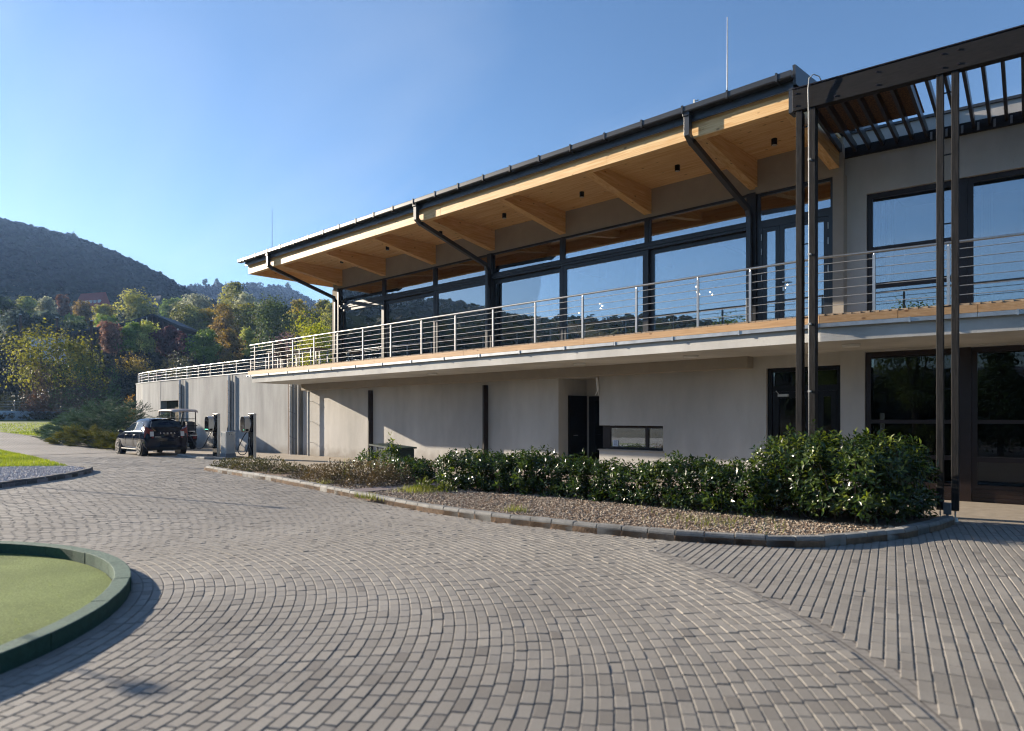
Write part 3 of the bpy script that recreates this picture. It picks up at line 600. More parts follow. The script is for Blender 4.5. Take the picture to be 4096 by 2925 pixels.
def drain(xx, top, r=.045, y=14.07):
    m = MB().cyl((xx,y,-.02),(xx,y,top),r,n=12); 
    o = m.build('drainpipe', M['zinc'], B, smooth=False)
    for z in np.arange(.5, top, .8): MB().cyl((xx,y,z),(xx,y,z+.03),r*1.25,n=12).bar((xx,y,z+.015),(xx,y+.18,z+.015),.015,.015).build('pipe_clamp', M['zinc'], o)
drain(-23.95, 2.5)
# right wing, turned slightly
W0 = Vector((-4.3,14.2,0)); WE = Vector((.992,.126,0)); WN = Vector((.126,-.992,0))
def wp(s, o, z): p = W0+WE*s+WN*o; return (p.x, p.y, z)
def wbox(m, s0, s1, o0, o1, z0, z1):
    vs = [wp(s0,o0,z0),wp(s1,o0,z0),wp(s1,o1,z0),wp(s0,o1,z0),wp(s0,o0,z1),wp(s1,o0,z1),wp(s1,o1,z1),wp(s0,o1,z1)]
    return m.add(vs, [(0,1,2,3),(7,6,5,4),(0,4,5,1),(1,5,6,2),(2,6,7,3),(3,7,4,0)])
m = MB(); wbox(m,-.2,.34,-.3,0,3.1,6.99); wbox(m,.34,6.2,-.3,0,5.79,6.99); wbox(m,5.4,6.2,-.3,0,3.1,5.79); m.build('wing_wall', M['render'], B)
m = MB(); wbox(m,-.22,6.2,-.34,.04,6.992,7.04); m.build('parapet_cap', M['anthracite'], B)
m = MB(); wbox(m,-.12,.31,-.3,0,-.05,2.79); wbox(m,.31,6.2,-.3,0,2.75,2.79); m.build('wing_wall', M['render'], B)
def wing_window(s0, s1, bars, z0, z1, mat, glass, fw=.09):
    m = MB(); wbox(m,s0,s0+fw,-.16,-.06,z0,z1); wbox(m,s1-fw,s1,-.16,-.06,z0,z1); wbox(m,s0+fw,s1-fw,-.158,-.062,z1-fw,z1); wbox(m,s0+fw,s1-fw,-.158,-.062,z0,z0+fw*.8)
    for a, b in bars: wbox(m,s0+fw,s1-fw,-.157,-.055,a,b)
    w = m.build('window', mat, B); zs = [z0+fw*.8]+[q for ab in bars for q in ab]+[z1-fw]
    for a, b in zip(zs[::2], zs[1::2]):
        m = MB(); wbox(m,s0+fw+.001,s1-fw-.001,-.12,-.10,a+.001,b-.001); m.build('pane', glass, w)
    return w
wing_window(.345,1.82,[(3.97,4.07),(4.66,4.76)],3.25,5.785,M['frame_brown'],M['glass'])
wing_window(1.95,5.3,[],3.25,5.785,M['frame_brown'],M['glass'])
m = MB(); wbox(m,1.821,1.949,-.2,-.04,3.2,5.786); m.build('mullion', M['frame_brown'], B)
wing_window(.315,1.84,[(.72,.80),(1.38,1.45)],.22,2.745,M['frame_brown'],M['glass_low'])
wing_window(2.01,5.4,[(.70,.79),(1.385,1.452)],.22,2.745,M['frame_brown'],M['glass_low'])
m = MB(); wbox(m,1.841,2.009,-.22,0.0,-.04,2.746); m.build('mullion', M['frame_brown'], B)
for a, b in ((.315,1.84),(2.01,5.4)):
    for z0, z1 in ((-.04,.07),(.073,.145),(.148,.218)):
        m = MB(); wbox(m,a+.002,b-.002,-.16,-.05,z0,z1); m.build('base_panel', M['frame_brown'], B)
    for z0, z1 in [(2.3,2.66),(1.98,2.295),(1.70,1.975)]:
        m = MB(); wbox(m,a+.1,b-.1,-.36,-.35,z0,z1); m.build('roman_blind', M['blind'], B)
    for q in range(4):
        m = MB(); wbox(m,a+.1,b-.1,-.36-.008*q,-.34+.01*(3-q),1.58+.035*q,1.61+.035*q); m.build('blind_fold', M['blind'], B)
m = MB(); wbox(m,.1,6,-4.5,-4.4,0,7); wbox(m,5.4,5.5,-4.4,-.4,0,7); m.build('interior_wall', M['room_wall'], B)
m = MB(); wbox(m,0,6,-4.4,-.31,2.85,3.15); m.build('upper_floor', M['room_floor'], B)
m = MB(); wbox(m,-.1,6.2,-4.5,-.3,6.6,6.8); m.build('wing_roof', M['anthracite'], B)
for s in (.52,.6,2.15): 
    m = MB()
    for q in range(5): wbox(m,s+q*.035,s+q*.035+.03,-.42-.02*(q % 2),-.40-.02*(q % 2),3.3,5.7)
    m.build('curtain', M['room_col'] if s != .6 else M['black'], B)
# ground-floor door beside the wing
yd = YW+.06
m = MB(); frame_rect(m,-5.91,-4.43,-.04,2.53,yd,.09,.08); m.box(-5.82,-4.52,yd+.002,yd+.08,2.03,2.15); m.box(-4.99,-4.90,yd+.001,yd+.08,.05,2.03); m.build('door_frame', M['black'], B)
MB().box(-5.819,-4.521,yd+.03,yd+.05,2.151,2.439).build('top_pane', M['glass_low'], B)
for a, b, c in ((-5.81,-5.0,.16),(-4.895,-4.53,.11)):
    m = MB(); frame_rect(m,a,b,.0,2.025,yd+.01,c if c < .15 else .13,.06); dl = m.build('door', M['black'], B); c = c if c < .15 else .13
    MB().box(a+c+.001,b-c-.001,yd+.04,yd+.055,.01+c,2.024-c).build('pane', M['glass_low'], dl)
    if c > .12:
        MB().box(a+.12,a+.34,yd-.03,yd+.008,1.93,1.98).bar((a+.14,yd-.03,1.985),(a+.08,yd-.02,2.05),.012,.012).build('door_closer', M['silver'], dl)
MB().box(-5.9,-4.45,YW+.4,17,-.04,2.6).build('interior_wall', M['black'], B)
MB().box(-4.44,-4.32,14.2,14.5,2.53,2.79).box(-5.92,-4.44,YW,YW+.3,2.531,2.79).box(-4.43,-4.40,14.26,14.5,-.05,2.53).build('lower_wall', M['render'], B)

# lamps under eaves and slab
LX = [(-20.21,13.13),(-17.59,13.1),(-15.05,13.1),(-12.5,13.11),(-9.94,13.12),(-7.39,13.13),(-5.31,13.16)]
for i, (x, y) in enumerate(LX):
    t = thing('downlight', 'black cylinder downlight under the eaves, %s from the left end' % ordinal(i), 'ceiling light', (x, y, 6.775), group='downlights under the timber eaves')
    MB().cyl((x,y,6.78),(x,y,6.898),.055,n=18).build('housing', M['black'], t); MB().cyl((x,y,6.772),(x,y,6.779),.045,n=18).build('lens', M['silver'], t)
for i, (x, y) in enumerate([(-15.3,13.0),(-9.95,13.05),(-7.0,13.0),(-3.85,12.95)]):
    t = thing('ceiling_lamp', 'flat white disc lamp under the balcony slab, %s from the left' % ordinal(i), 'ceiling light', (x, y, 2.74), group='disc lamps under the slab')
    MB().cyl((x,y,2.745),(x,y,2.788),.14,.15,n=20).build('shade', M['white'], t); MB().cyl((x,y,2.778),(x,y,2.7885),.16,n=20).build('rim', M['silver'], t)
# pendant bulbs in the room
PEND = [(-14.9,17,4.9,1),(-13.0,17,4.75,1),(-12.2,17,4.95,3),(-10.6,17,4.85,1),(-10.9,17,5.0,4),(-9.0,17,5.05,4),(-8.6,17,4.85,2),(-10.2,16.5,5.75,1),(-7.1,16.8,5.9,1),(-7.05,16.8,5.65,1),(-6.6,17,4.85,3),(-5.9,16.8,5.75,1),(-18.3,16,6.0,1),(-4.95,17,4.9,3)]
for i, (x, y, z, n) in enumerate(sorted(PEND, key=lambda q: q[0]/q[1])):
    t = thing('pendant_lamp', 'small glowing pendant lamp behind the upper glazing, %s counted from the left' % (ordinal(i) if i < 12 else ['second to last','last'][i-12]), 'lamp', (x, y, z), group='pendant bulbs behind the glazing')
    MB().cyl((x,y,z+.1),(x,y,6.89),.006,n=5).build('cord', M['black'], t)
    for q in range(n): MB().sphere((x+.06*(q % 2),y+.02*q,z-.07*q),.02,8,5).build('bulb', M['bulb'], t)

# ------------------------------------------------------------------ pergola
PO = Vector((-4.23,11.27,0)); PE = Vector((.9945,.104,0)).normalized(); PN = Vector((-PE.y, PE.x, 0))
P = thing('pergola', 'dark stained timber pergola with paired posts and slats beside the eaves', 'pergola', (-3.0, 11.4, 0))
def pb(m, k0, k1, o0, o1, z0, z1):
    f = lambda k, o, z: tuple(PO+PE*k+PN*o+Vector((0,0,z)))
    return m.add([f(k0,o0,z0),f(k1,o0,z0),f(k1,o1,z0),f(k0,o1,z0),f(k0,o0,z1),f(k1,o0,z1),f(k1,o1,z1),f(k0,o1,z1)], [(0,3,2,1),(4,5,6,7),(0,1,5,4),(1,2,6,5),(2,3,7,6),(3,0,4,7)])
m = MB(); pb(m,-.02,5.0,0,.14,6.48,6.84); m.build('beam', M['char_x'], P, bevel=.008)
m = MB(); pb(m,-.02,5.0,-.012,.155,6.842,6.858); m.build('beam_cap', M['frame_brown'], P)
for k in (.03,.62,1.2,2.05,2.25,3.2):
    for z in (6.56,6.76):
        c = PO+PE*k; MB().cyl((c.x-PN.x*.012,c.y-PN.y*.012,z),(c.x+PN.x*.0,c.y+PN.y*.0,z),.016,n=8).build('bolt', M['frame_brown'], P)
for k0 in (.03,.235,1.98,2.165):
    lo = .15
    m = MB(); pb(m,k0,k0+.092,.02,.205 if k0 < 1 else .13,lo,6.478); po = m.build('post', M['char'], P, bevel=.005)
    c = PO+PE*(k0+.045)+PN*.07
    MB().cyl((c.x,c.y,.03),(c.x,c.y,lo),.012,n=8).cyl((c.x,c.y,-.01),(c.x,c.y,.045),.045,.03,n=10).build('foot', M['silver'], po)
for k0 in (.122,2.072):
    for z in (.5,1.9,3.1,4.3,5.3,6.2):
        m = MB(); pb(m,k0+.001,k0+(.112 if k0 < 1 else .092),.06,.075,z,z+.018); m.build('spacer', M['black'], P)
k = .16; SLK = []
while k < 5: SLK.append(k); k += .236
for k in SLK:
    ln = (W0+WE*k-(PO+PE*k)).dot(PN)-.065
    m = MB(); pb(m,k-.024,k+.024,.158,ln,6.62,6.77); m.build('slat', M['char_y'], P)
m = MB(); wbox(m,-.1,6.1,.003,.06,6.54,6.74); m.build('ledger', M['char_x'], P)
for k in SLK[5:]:
    m = MB(); wbox(m,k+.05,k+.085,.061,.064,6.56,6.70); m.build('joist_hanger', M['plinth'], P)
for a, b in ((.1,.85),(.853,1.62)):
    m = MB(); pb(m,a,b,.17,2.1,6.775,6.79); m.build('cover_board', M['osb'], P)
cab = thing('lightning_conductor', 'bright metal conductor wire clipped down the first pergola post', 'wire', (-4.05, 11.2, 1.1))
c = PO+PE*.24-PN*.03
MB().tube([(c.x+.17,c.y+.1,6.86),(c.x+.15,c.y+.03,6.93),(c.x+.08,c.y-.02,6.97),(c.x+.02,c.y-.04,6.92),(c.x,c.y-.03,6.75),(c.x,c.y-.01,6.4),(c.x+.005,c.y,4.2),(c.x,c.y,2.5),(c.x+.004,c.y,1.12)], .009, 6).build('wire', M['wire'], cab, smooth=True)
for z in (5.62,4.1,2.98,1.9): MB().box(c.x-.012,c.x+.03,c.y-.012,c.y+.05,z,z+.03).build('clip', M['wire'], cab)
jb = thing('junction_box', 'small grey junction box standing between the feet of the right pergola posts', 'box', (-2.12, 11.44, 0))
MB().box(-2.16,-2.07,11.42,11.48,.1,.27).build('box', M['plinth'], jb); MB().box(-2.13,-2.10,11.44,11.46,-.01,.1).build('stem', M['black'], jb)
for (x, z0, z1, y, lab) in ((-5.72,7.2,8.93,12,'tall thin lightning rod above the right end of the roof'),(-22.9,7.2,8.93,12,'thin lightning rod above the left end of the roof')):
    t = thing('lightning_rod', lab, 'lightning rod', (x, y, z0), group='lightning rods on the roof')
    MB().cyl((x,y,z0),(x,y,z1),.012,.006,n=6).build('rod', M['wire'], t); MB().cyl((x,y,z0-.06),(x,y,z0+.14),.025,n=8).build('holder', M['silver'], t)
t = thing('camera_mast', 'small white bracket clamp on the gutter near the right lightning rod', 'bracket', (-6.0,11.3,7.16))
MB().box(-6.015,-5.985,11.25,11.28,7.15,7.23).bar((-6,11.27,7.21),(-5.93,11.3,7.22),.015,.015).build('clamp', M['white'], t)
t = thing('antenna', 'white antenna hanging on the wall corner beside the recessed door', 'antenna', (-10.27,14.2,2.1))
MB().bar((-10.28,14.2,2.5),(-10.24,14.2,2.18),.05,.04).bar((-10.24,14.2,2.2),(-10.33,14.2,2.06),.016,.016).bar((-10.24,14.2,2.2),(-10.235,14.2,2.05),.016,.016).build('body', M['white'], t)

# ------------------------------------------------------------------ railings
def railing(name, label, pts, posts, z0, h, nrod, rod_r, rail_r, mat_rod, group=None, over=.0):
    t = thing(name, label, 'railing', (pts[0][0], pts[0][1], z0), group=group)
    P3 = [Vector((x, y, 0)) for x, y in pts]
    MB().tube([(p.x,p.y,z0+h) for p in P3], rail_r, 10).build('handrail', M['steel'], t, smooth=True)
    for i in range(nrod):
        z = z0+.1+(h-.12)*(i+.35)/(nrod); MB().tube([(p.x,p.y+.0,z) for p in P3], rod_r, 6).build('rod', M[mat_rod], t, smooth=True)
    for (x, y) in posts:
        m = MB().box(x-.021,x+.021,y-.016,y+.016,z0-.03,z0+h-.045); m.cyl((x,y,z0+h-.05),(x,y,z0+h-.01),.012,n=8); m.build('post', M['steel_dark'], t)
    return t
front = [(-24.98,12.2),(-20,12.195),(-15,12.19),(-10,12.187),(-4.1,12.18),(-2,12.53),(1.8,13.15)]
def fy(x): return np.interp(x, [p[0] for p in front], [p[1] for p in front])
px_ = [-24.61+1.4*i for i in range(15)]+[-3.31,-2.29,-.9,.5]
px_[14] = -5.36
railing('railing', 'long stainless railing along the front edge of the balcony deck', front, [(x, fy(x)) for x in px_], 3.25, .98, 6, .0065, .021, 'rodw')
railing('railing', 'inner railing across the left end of the deck behind the terrace chair', [(-24.7,13.0),(-24.7,14.3),(-22.4,14.35)], [(-24.7,13.3),(-24.7,14.25),(-23.6,14.33),(-22.5,14.35)], 3.25, .86, 6, .008, .02, 'rodw')
# retaining wall with curved left end
RW = [(-24.9,14.2),(-30,14.2),(-36,14.2),(-39.5,14.2),(-42.4,14.27),(-44.3,14.55),(-45.6,15.0),(-46.4,15.7),(-46.9,16.7),(-47.0,18)]
rw = thing('retaining_wall', 'weathered grey rendered retaining wall curving away at the left end', 'wall', (-34, 14.4, 0))
def wall_seg(a, b, z0, z1, th=.3):
    m = MB(); pa, pb_ = Vector((*a,0)), Vector((*b,0)); d = (pb_-pa).normalized(); n = Vector((d.y,-d.x,0))*th
    if n.y < 0: n = -n
    return m.prism([(pa.x,pa.y),(pb_.x,pb_.y),(pb_.x+n.x,pb_.y+n.y),(pa.x+n.x,pa.y+n.y)], z0, z1)
m = MB()
for a, b in zip(RW, RW[1:]):
    if a == (-36,14.2):
        m.box(-36.97,-36,14.2,14.5,-.1,3.46).box(-39.5,-36.97,14.21,14.5,2.38,3.46)
    else: q = wall_seg(a, b, -.1, 3.46); m.add(q.v, q.f)
m.box(-39.5,-36.97,15.4,15.5,-.1,2.38).box(-36.97,-36.9,14.5,15.4,-.1,2.4).box(-39.6,-39.5,14.5,15.4,-.1,2.4)
m.build('wall_face', M['render_old'], rw)
for a, b in zip(RW, RW[1:]):
    q = wall_seg((a[0],a[1]-.03), (b[0],b[1]-.03), 3.462, 3.50, .36); q.build('coping', M['zinc'], rw)
for xx in (-36.6,-30.97,-25.42):
    MB().box(xx-.16,xx-.02,14.09,14.195,-.02,3.2).build('timber_post', M['pole_wood'], rw)
    o = MB().cyl((xx+.14,14.06,-.02),(xx+.14,14.06,3.44),.055,n=12).build('drainpipe', M['zinc'], rw)
    MB().cyl((xx+.3,14.14,-.02),(xx+.3,14.14,3.44),.02,n=6).build('cable_duct', M['wire'], rw)
    for z in (.7,1.7,2.7): MB().bar((xx+.14,14.0,z+.03),(xx+.36,14.16,z-.08),.02,.02).build('pipe_clamp', M['plinth'], o)
rp = [(-24.9,14.3),(-30,14.3),(-36,14.3),(-39.5,14.3),(-42.4,14.37),(-44.2,14.65),(-45.45,15.1),(-46.2,15.8),(-46.7,16.8),(-46.8,18)]
railing('railing', 'low stainless railing on top of the curved retaining wall', rp, [(-46.5,16.3),(-45.5,15.13),(-44.4,14.7),(-43.1,14.47),(-41.7,14.35),(-40.38,14.31)]+[(-39.0+1.395*i,14.31) for i in range(10)]+[(-25.3,14.3)], 3.5, .57, 3, .009, .02, 'rodw')
MB().prism([(-24.75,14.52),(-36,14.52),(-39.5,14.53),(-42.4,14.6),(-44.1,14.9),(-45.3,15.4),(-46.0,16.0),(-46.5,17),(-46.6,18),(-47,26),(-22,26),(-21.9,14.62)], -.2, 3.2).build('terrace_ground', bmat('terrace earth', (.09,.075,.04), .95, .3, 3, coords='World'), kind='structure')

# terrace furniture
def chair(label, x, y, rz):
    t = thing('terrace_chair', label, 'chair', (x, y, 3.25), rz, 'dark chairs on the terrace')
    def bl(m, n, mat): return m.build(n, mat, t, local=True)
    bl(MB().box(-.23,.23,-.23,.22,.43,.46), 'seat', M['wicker'])
    m = MB()
    for i in range(12): m.bar((-.22+.04*i,.20,.46),(-.22+.04*i,.27,.98),.012,.012)
    for i in range(12): m.bar((-.23,.20+.006*i,.48+.043*i),(.23,.20+.006*i,.48+.043*i),.01,.022)
    bl(m, 'backrest', M['wicker'])
    for sx in (-.22,.22):
        for sy in (-.21,.2): bl(MB().cyl((sx*1.05,sy*1.1,0),(sx,sy,.44),.014,n=8), 'leg', M['black'])
        bl(MB().tube([(sx,-.2,.44),(sx*1.1,-.2,.65),(sx*1.1,.18,.66)],.014,6), 'armrest', M['black'])
    return t
chair('dark woven chair with a high back standing at the left end of the deck', -23.4, 12.75, R(200))
def table(label, x, y, w, d):
    t = thing('terrace_table', label, 'table', (x, y, 3.25))
    MB().box(x-w/2,x+w/2,y-d/2,y+d/2,3.965,3.99).build('table_top', M['table'], t)
    for sx in (-1,1):
        for sy in (-1,1): MB().box(x+sx*(w/2-.06)-.02,x+sx*(w/2-.06)+.02,y+sy*(d/2-.06)-.02,y+sy*(d/2-.06)+.02,3.25,3.964).build('leg', M['steel_dark'], t)
table('terrace table with orange flower pot at the left end of the deck', -24.15, 13.1, .8, .9)
table('terrace table right of the woven chair near the glazed corner', -22.3, 13.3, .9, .8)
t = thing('flower_pot', 'small orange flower pot on the terrace table', 'flower pot', (-24.1,13.0,3.99)); MB().cyl((-24.1,13.0,3.99),(-24.1,13.0,4.13),.06,.085,n=14).build('pot', M['pot'], t)
def parasol_base(label, x, y):
    t = thing('parasol_base', label, 'parasol base', (x, y, 3.25)); MB().box(x-.3,x+.3,y-.04,y+.04,3.25,3.29).box(x-.04,x+.04,y-.3,y+.3,3.251,3.288).build('cross_foot', M['black'], t); MB().cyl((x,y,3.28),(x,y,3.6),.03,n=8).build('tube', M['steel_dark'], t)
parasol_base('empty cross-shaped parasol base on the deck by the glazed corner', -21.2, 12.9)

# ------------------------------------------------------------------ vegetation helpers
def unit(v): return v/np.maximum(np.linalg.norm(v, axis=-1, keepdims=True), 1e-9)
def rand_dirs(n): return unit(RNG.normal(size=(n, 3)))
def leaf_geo(Pt, D, Nn, ln, wd):
    """folded pointed leaves: base Pt, direction D, normal Nn"""
    S = unit(np.cross(D, Nn)); Nn = np.cross(S, D); ln = ln[:,None]; wd = wd[:,None]
    mid = Pt+D*ln*.5
    V = np.stack([Pt, mid-S*wd*.5+Nn*wd*.12, mid-Nn*wd*.06, mid+S*wd*.5+Nn*wd*.12, Pt+D*ln-Nn*ln*.12], 1)
    F = np.array([(0,2,1),(0,3,2),(1,2,4),(2,3,4)], np.int32)[None]+(np.arange(len(Pt))*5)[:,None,None]
    return V.reshape(-1, 3), F.reshape(-1, 3)
def diamond_geo(C, Nn, w, l):
    t = unit(np.cross(Nn, rand_dirs(len(C)))); b = np.cross(Nn, t)
    V = np.stack([C-b*l[:,None]/2, C+t*w[:,None]/2, C+b*l[:,None]/2, C-t*w[:,None]/2], 1)
    F = (np.arange(len(C)*4).reshape(-1, 4)).astype(np.int32)
    return V.reshape(-1, 3), F
LAUREL = leafmat('laurel leaf', (.016,.040,.011), (.17,.21,.025), .27, .28, spec=.6)
LAUREL1 = leafmat('single laurel leaf', (.018,.044,.012), (.10,.145,.022), .27, .25, True, spec=.6)
LEAF1 = bpy.data.meshes.new('leaf')
LEAF1.from_pydata([(0,0,0),(.5,-.22,.05),(.5,0,-.03),(.5,.22,.05),(1,0,-.12)], [], [(0,2,1),(0,3,2),(1,2,4),(2,3,4)]); LEAF1.materials.append(LAUREL1)
def laurel(label, blobs, nclus, llen=.095, nsingle=300, young=.12, group='laurel hedge along the bed', cat='hedge', wob=.10, name='laurel_hedge', width=.40):
    """blobs: list of (cx,cy,cz, rx,ry,rz) superellipsoids"""
    base = np.mean([b[:2] for b in blobs], 0)
    t = thing(name, label, cat, (base[0], base[1], .06), group=group)
    Pc = []; Ax = []; vol = np.array([b[3]*b[5]+b[4]*b[5] for b in blobs]); cnt = (vol/vol.sum()*nclus).astype(int)
    for b, n in zip(blobs, cnt):
        d = rand_dirs(n*2); d = d[(d[:,2] > -.75)][:n]
        e = np.sign(d)*np.abs(d)**.55; sc = 1/np.maximum(np.abs(e).max(1, keepdims=True), 1e-6); e2 = d*(np.minimum(sc, 2.2)*np.abs(d).max(1, keepdims=True)*.35+.80)
        e2 = unit(np.sign(d)*np.abs(d)**.62)*(1+.16*np.abs(np.sin(2*np.arctan2(d[:,1], d[:,0])))[:,None])
        r = np.array(b[3:6]); nz = 1+wob*(np.sin(d[:,0]*9+b[0]*3)+np.sin(d[:,2]*11+b[1])+np.sin(d[:,1]*13))[:,None]/2
        depth = 1-RNG.beta(1.0, 3.2, (len(d), 1))*.45+RNG.normal(0, .03, (len(d),1))
        p = np.array(b[:3])+e2*r*nz*depth; ok = p[:,2] > .08; Pc.append(p[ok]); Ax.append(unit(d/ r+np.array([0,0,.9/r[2]])*.8)[ok])
    Pc = np.concatenate(Pc); Ax = unit(np.concatenate(Ax)+RNG.normal(0, .3, (len(Pc), 3)))
    k = 6; n = len(Pc); ref = unit(np.cross(Ax, rand_dirs(n))); r2 = np.cross(Ax, ref); Ps = []; Ds = []; Ns = []
    yc = np.clip((Pc[:,2]-Pc[:,2].min())/(np.ptp(Pc[:,2])+.01), 0, 1); yt = (RNG.random(n) < young*(.25+1.2*yc**2)).astype(float)
    for j in range(k):
        a = j*2.4+RNG.random(n)*.7; side = ref*np.cos(a)[:,None]+r2*np.sin(a)[:,None]; up = (.15+.85*j/k)
        D = unit(side+Ax*up+RNG.normal(0, .15, (n, 3))); Ps.append(Pc+Ax*(.018*j)); Ds.append(D); Ns.append(unit(Ax-D*np.sum(Ax*D, 1, keepdims=True)))
    Ps, Ds, Ns = map(np.concatenate, (Ps, Ds, Ns)); m = len(Ps)
    ln = llen*RNG.uniform(.65, 1.15, m); wd = ln*width*RNG.uniform(.85, 1.15, m); tone = np.clip(RNG.beta(1.3, 5, m)*.55+np.tile(yt, k)*RNG.uniform(.45, 1, m), 0, 1)
    # the leaves that show largest: nearest to the viewer's side and not young
    sc = np.hypot(Ps[:,0], Ps[:,1])-(Ps[:,2] > .25)*.2+RNG.random(m)*.25; sc = sc+(tone > .5)*9; idx = np.argsort(sc)[:nsingle]; mask = np.ones(m, bool); mask[idx] = False
    for i in idx:
        o = bpy.data.objects.new('leaf', LEAF1); COL.objects.link(o); o.parent = t
        X = Vector(Ds[i]); Z = Vector(Ns[i]); Yv = Z.cross(X).normalized(); Z = X.cross(Yv)
        o.rotation_euler = Matrix((X, Yv, Z)).transposed().to_euler(); o.scale = (ln[i], ln[i]*width/.44, ln[i]); o.location = Vector(Ps[i])-WL[t.name]
    V, F = leaf_geo(Ps[mask], Ds[mask], Ns[mask], ln[mask], wd[mask])
    mesh_np('foliage', V, F, LAUREL, t, np.repeat(tone[mask], 4), kind='stuff')
    mb = MB()
    for q in range(max(6, int(nclus/40))):
        i = RNG.integers(0, n); b = Pc[i]; g0 = np.array([b[0]*.75+base[0]*.25+RNG.normal(0,.08), b[1]*.8+base[1]*.2+RNG.normal(0,.05), .03])
        mb.tube([tuple(g0), tuple((g0+b)/2+RNG.normal(0,.03,3)), tuple(b)], [.012,.009,.004], 5)
    mb.build('branches', M['trunk'], t)
    return t
def blob_row(x0, x1, y0, y1, h, ry, n, jit=.05):
    out = []
    for i in range(n):
        f = (i+.5)/n; hh = h*(1+random.uniform(-jit, jit)); out.append((x0+(x1-x0)*f, y0+(y1-y0)*f, hh*.50, abs(x1-x0)/n*.62, ry, hh*.47))
    return out
laurel('big rounded laurel hedge with yellow-green tips around the pergola posts', [(-3.75,10.2,.60,.55,.58,.57),(-3.1,10.05,.60,.60,.58,.57),(-2.70,10.5,.58,.46,.66,.55),(-2.56,10.8,.52,.36,.55,.50),(-3.4,10.6,.55,.7,.5,.52)], 2300, .105, 300, .26)
laurel('lower glossy laurel hedge touching the left side of the big hedge', blob_row(-5.85,-4.1,9.92,9.95,.78,.58,3), 1150, .10, 300, .06)
laurel('loose laurel bush with gaps in front of the ribbon window sill', blob_row(-8.2,-5.85,9.88,9.88,.66,.52,5,.08), 1150, .10, 300, .05, wob=.18)
laurel('long glossy laurel hedge in front of the recessed door', blob_row(-10.4,-8.3,9.42,9.8,.78,.55,4,.06), 1600, .10, 300, .06)
laurel('dark laurel bush left of the hedge gap beside the green box', blob_row(-13.0,-11.6,9.85,9.75,.47,.45,3,.1), 560, .10, 200, .08, cat='bush', group=None, name='laurel_bush')
laurel('sparse yellowish leafy shrub with an upright shoot in front of the green box', [(-13.6,10.0,.32,.55,.4,.28),(-14.2,10.1,.40,.35,.3,.22),(-13.35,10.1,.55,.16,.14,.26),(-13.3,10.1,.82,.05,.05,.3)], 210, .10, 60, .45, cat='shrub', group=None, name='leafy_shrub')
def shrub(name, label, cat, blobs, n, size, c1, c2, rough=.5, trans=.25, up=.3, group=None, lobes=0, parent_z=.05, kind=None, stems=10):
    base = np.mean([b[:2] for b in blobs], 0); t = thing(name, label, cat, (base[0], base[1], parent_z), group=group)
    m = leafmat(name+' leaf', c1, c2, rough, trans); Pc = []; Dn = []; vol = np.array([b[3]*b[4]+b[4]*b[5]+b[3]*b[5] for b in blobs]); cnt = (vol/vol.sum()*n).astype(int)
    for b, k in zip(blobs, cnt):
        d = rand_dirs(k); d[:,2] = np.abs(d[:,2])*1.0-.12*(RNG.random(k)); d = unit(d); dep = 1-RNG.beta(1, 3, (k,1))*.6
        w = 1+.12*(np.sin(d[:,0]*7+b[0])+np.sin(d[:,1]*8)+np.sin(d[:,2]*9))[:,None]
        Pc.append(np.array(b[:3])+d*np.array(b[3:6])*dep*w); Dn.append(unit(d+np.array([0,0,up])))
    Pc = np.concatenate(Pc); Dn = unit(np.concatenate(Dn)+RNG.normal(0,.55,(len(Pc),3))); k = len(Pc)
    ln = size*RNG.uniform(.6,1.3,k); Nn = unit(np.cross(Dn, rand_dirs(k))); V, F = leaf_geo(Pc, Dn, Nn, ln, ln*.5)
    blobtone = (np.sin(Pc[:,0]*3.1+Pc[:,1]*2.3)*.5+.5)*.45
    mesh_np('foliage', V, F, m, t, np.repeat(np.clip(blobtone+RNG.beta(2,3,k)*.6, 0, 1), 4), kind='stuff')
    mb = MB()
    for q in range(stems):
        i = RNG.integers(0, k); b = Pc[i]; mb.tube([(b[0]*.4+base[0]*.6, b[1]*.4+base[1]*.6, parent_z-.02), tuple(b)], [.01,.003], 4)
    mb.build('twigs', M['trunk'], t)
    return t
shrub('groundcover_shrub', 'low brownish cotoneaster patch by the left tip of the kerb', 'shrub', [(-19.2,8.75,.06,.6,.4,.22),(-18.2,8.8,.06,.9,.55,.30),(-17.0,8.85,.06,.9,.6,.33),(-16.1,9.0,.05,.6,.5,.22)], 5200, .05, (.025,.034,.016), (.12,.105,.045))
shrub('groundcover_shrub', 'reddish-brown cotoneaster mound behind the middle of the kerb', 'shrub', [(-14.2,8.6,.05,.8,.55,.28),(-13.2,8.55,.05,.9,.65,.42),(-12.2,8.6,.05,.85,.75,.46),(-11.75,8.9,.05,.5,.65,.42)], 7000, .05, (.030,.030,.015), (.135,.095,.045))
shrub('groundcover_plant', 'small yellow-green leafy plant at the foot of the long laurel hedge', 'plant', [(-10.35,8.6,.05,.22,.2,.2),(-10.0,8.75,.05,.3,.2,.15)], 320, .085, (.04,.065,.012), (.16,.18,.03))
MB().prism([(-11.46,7.5),(-10.86,7.42),(-10.75,9.9),(-11.2,9.9)], .0, .088).build('paved_strip', M['slate_strip'], kind='structure')

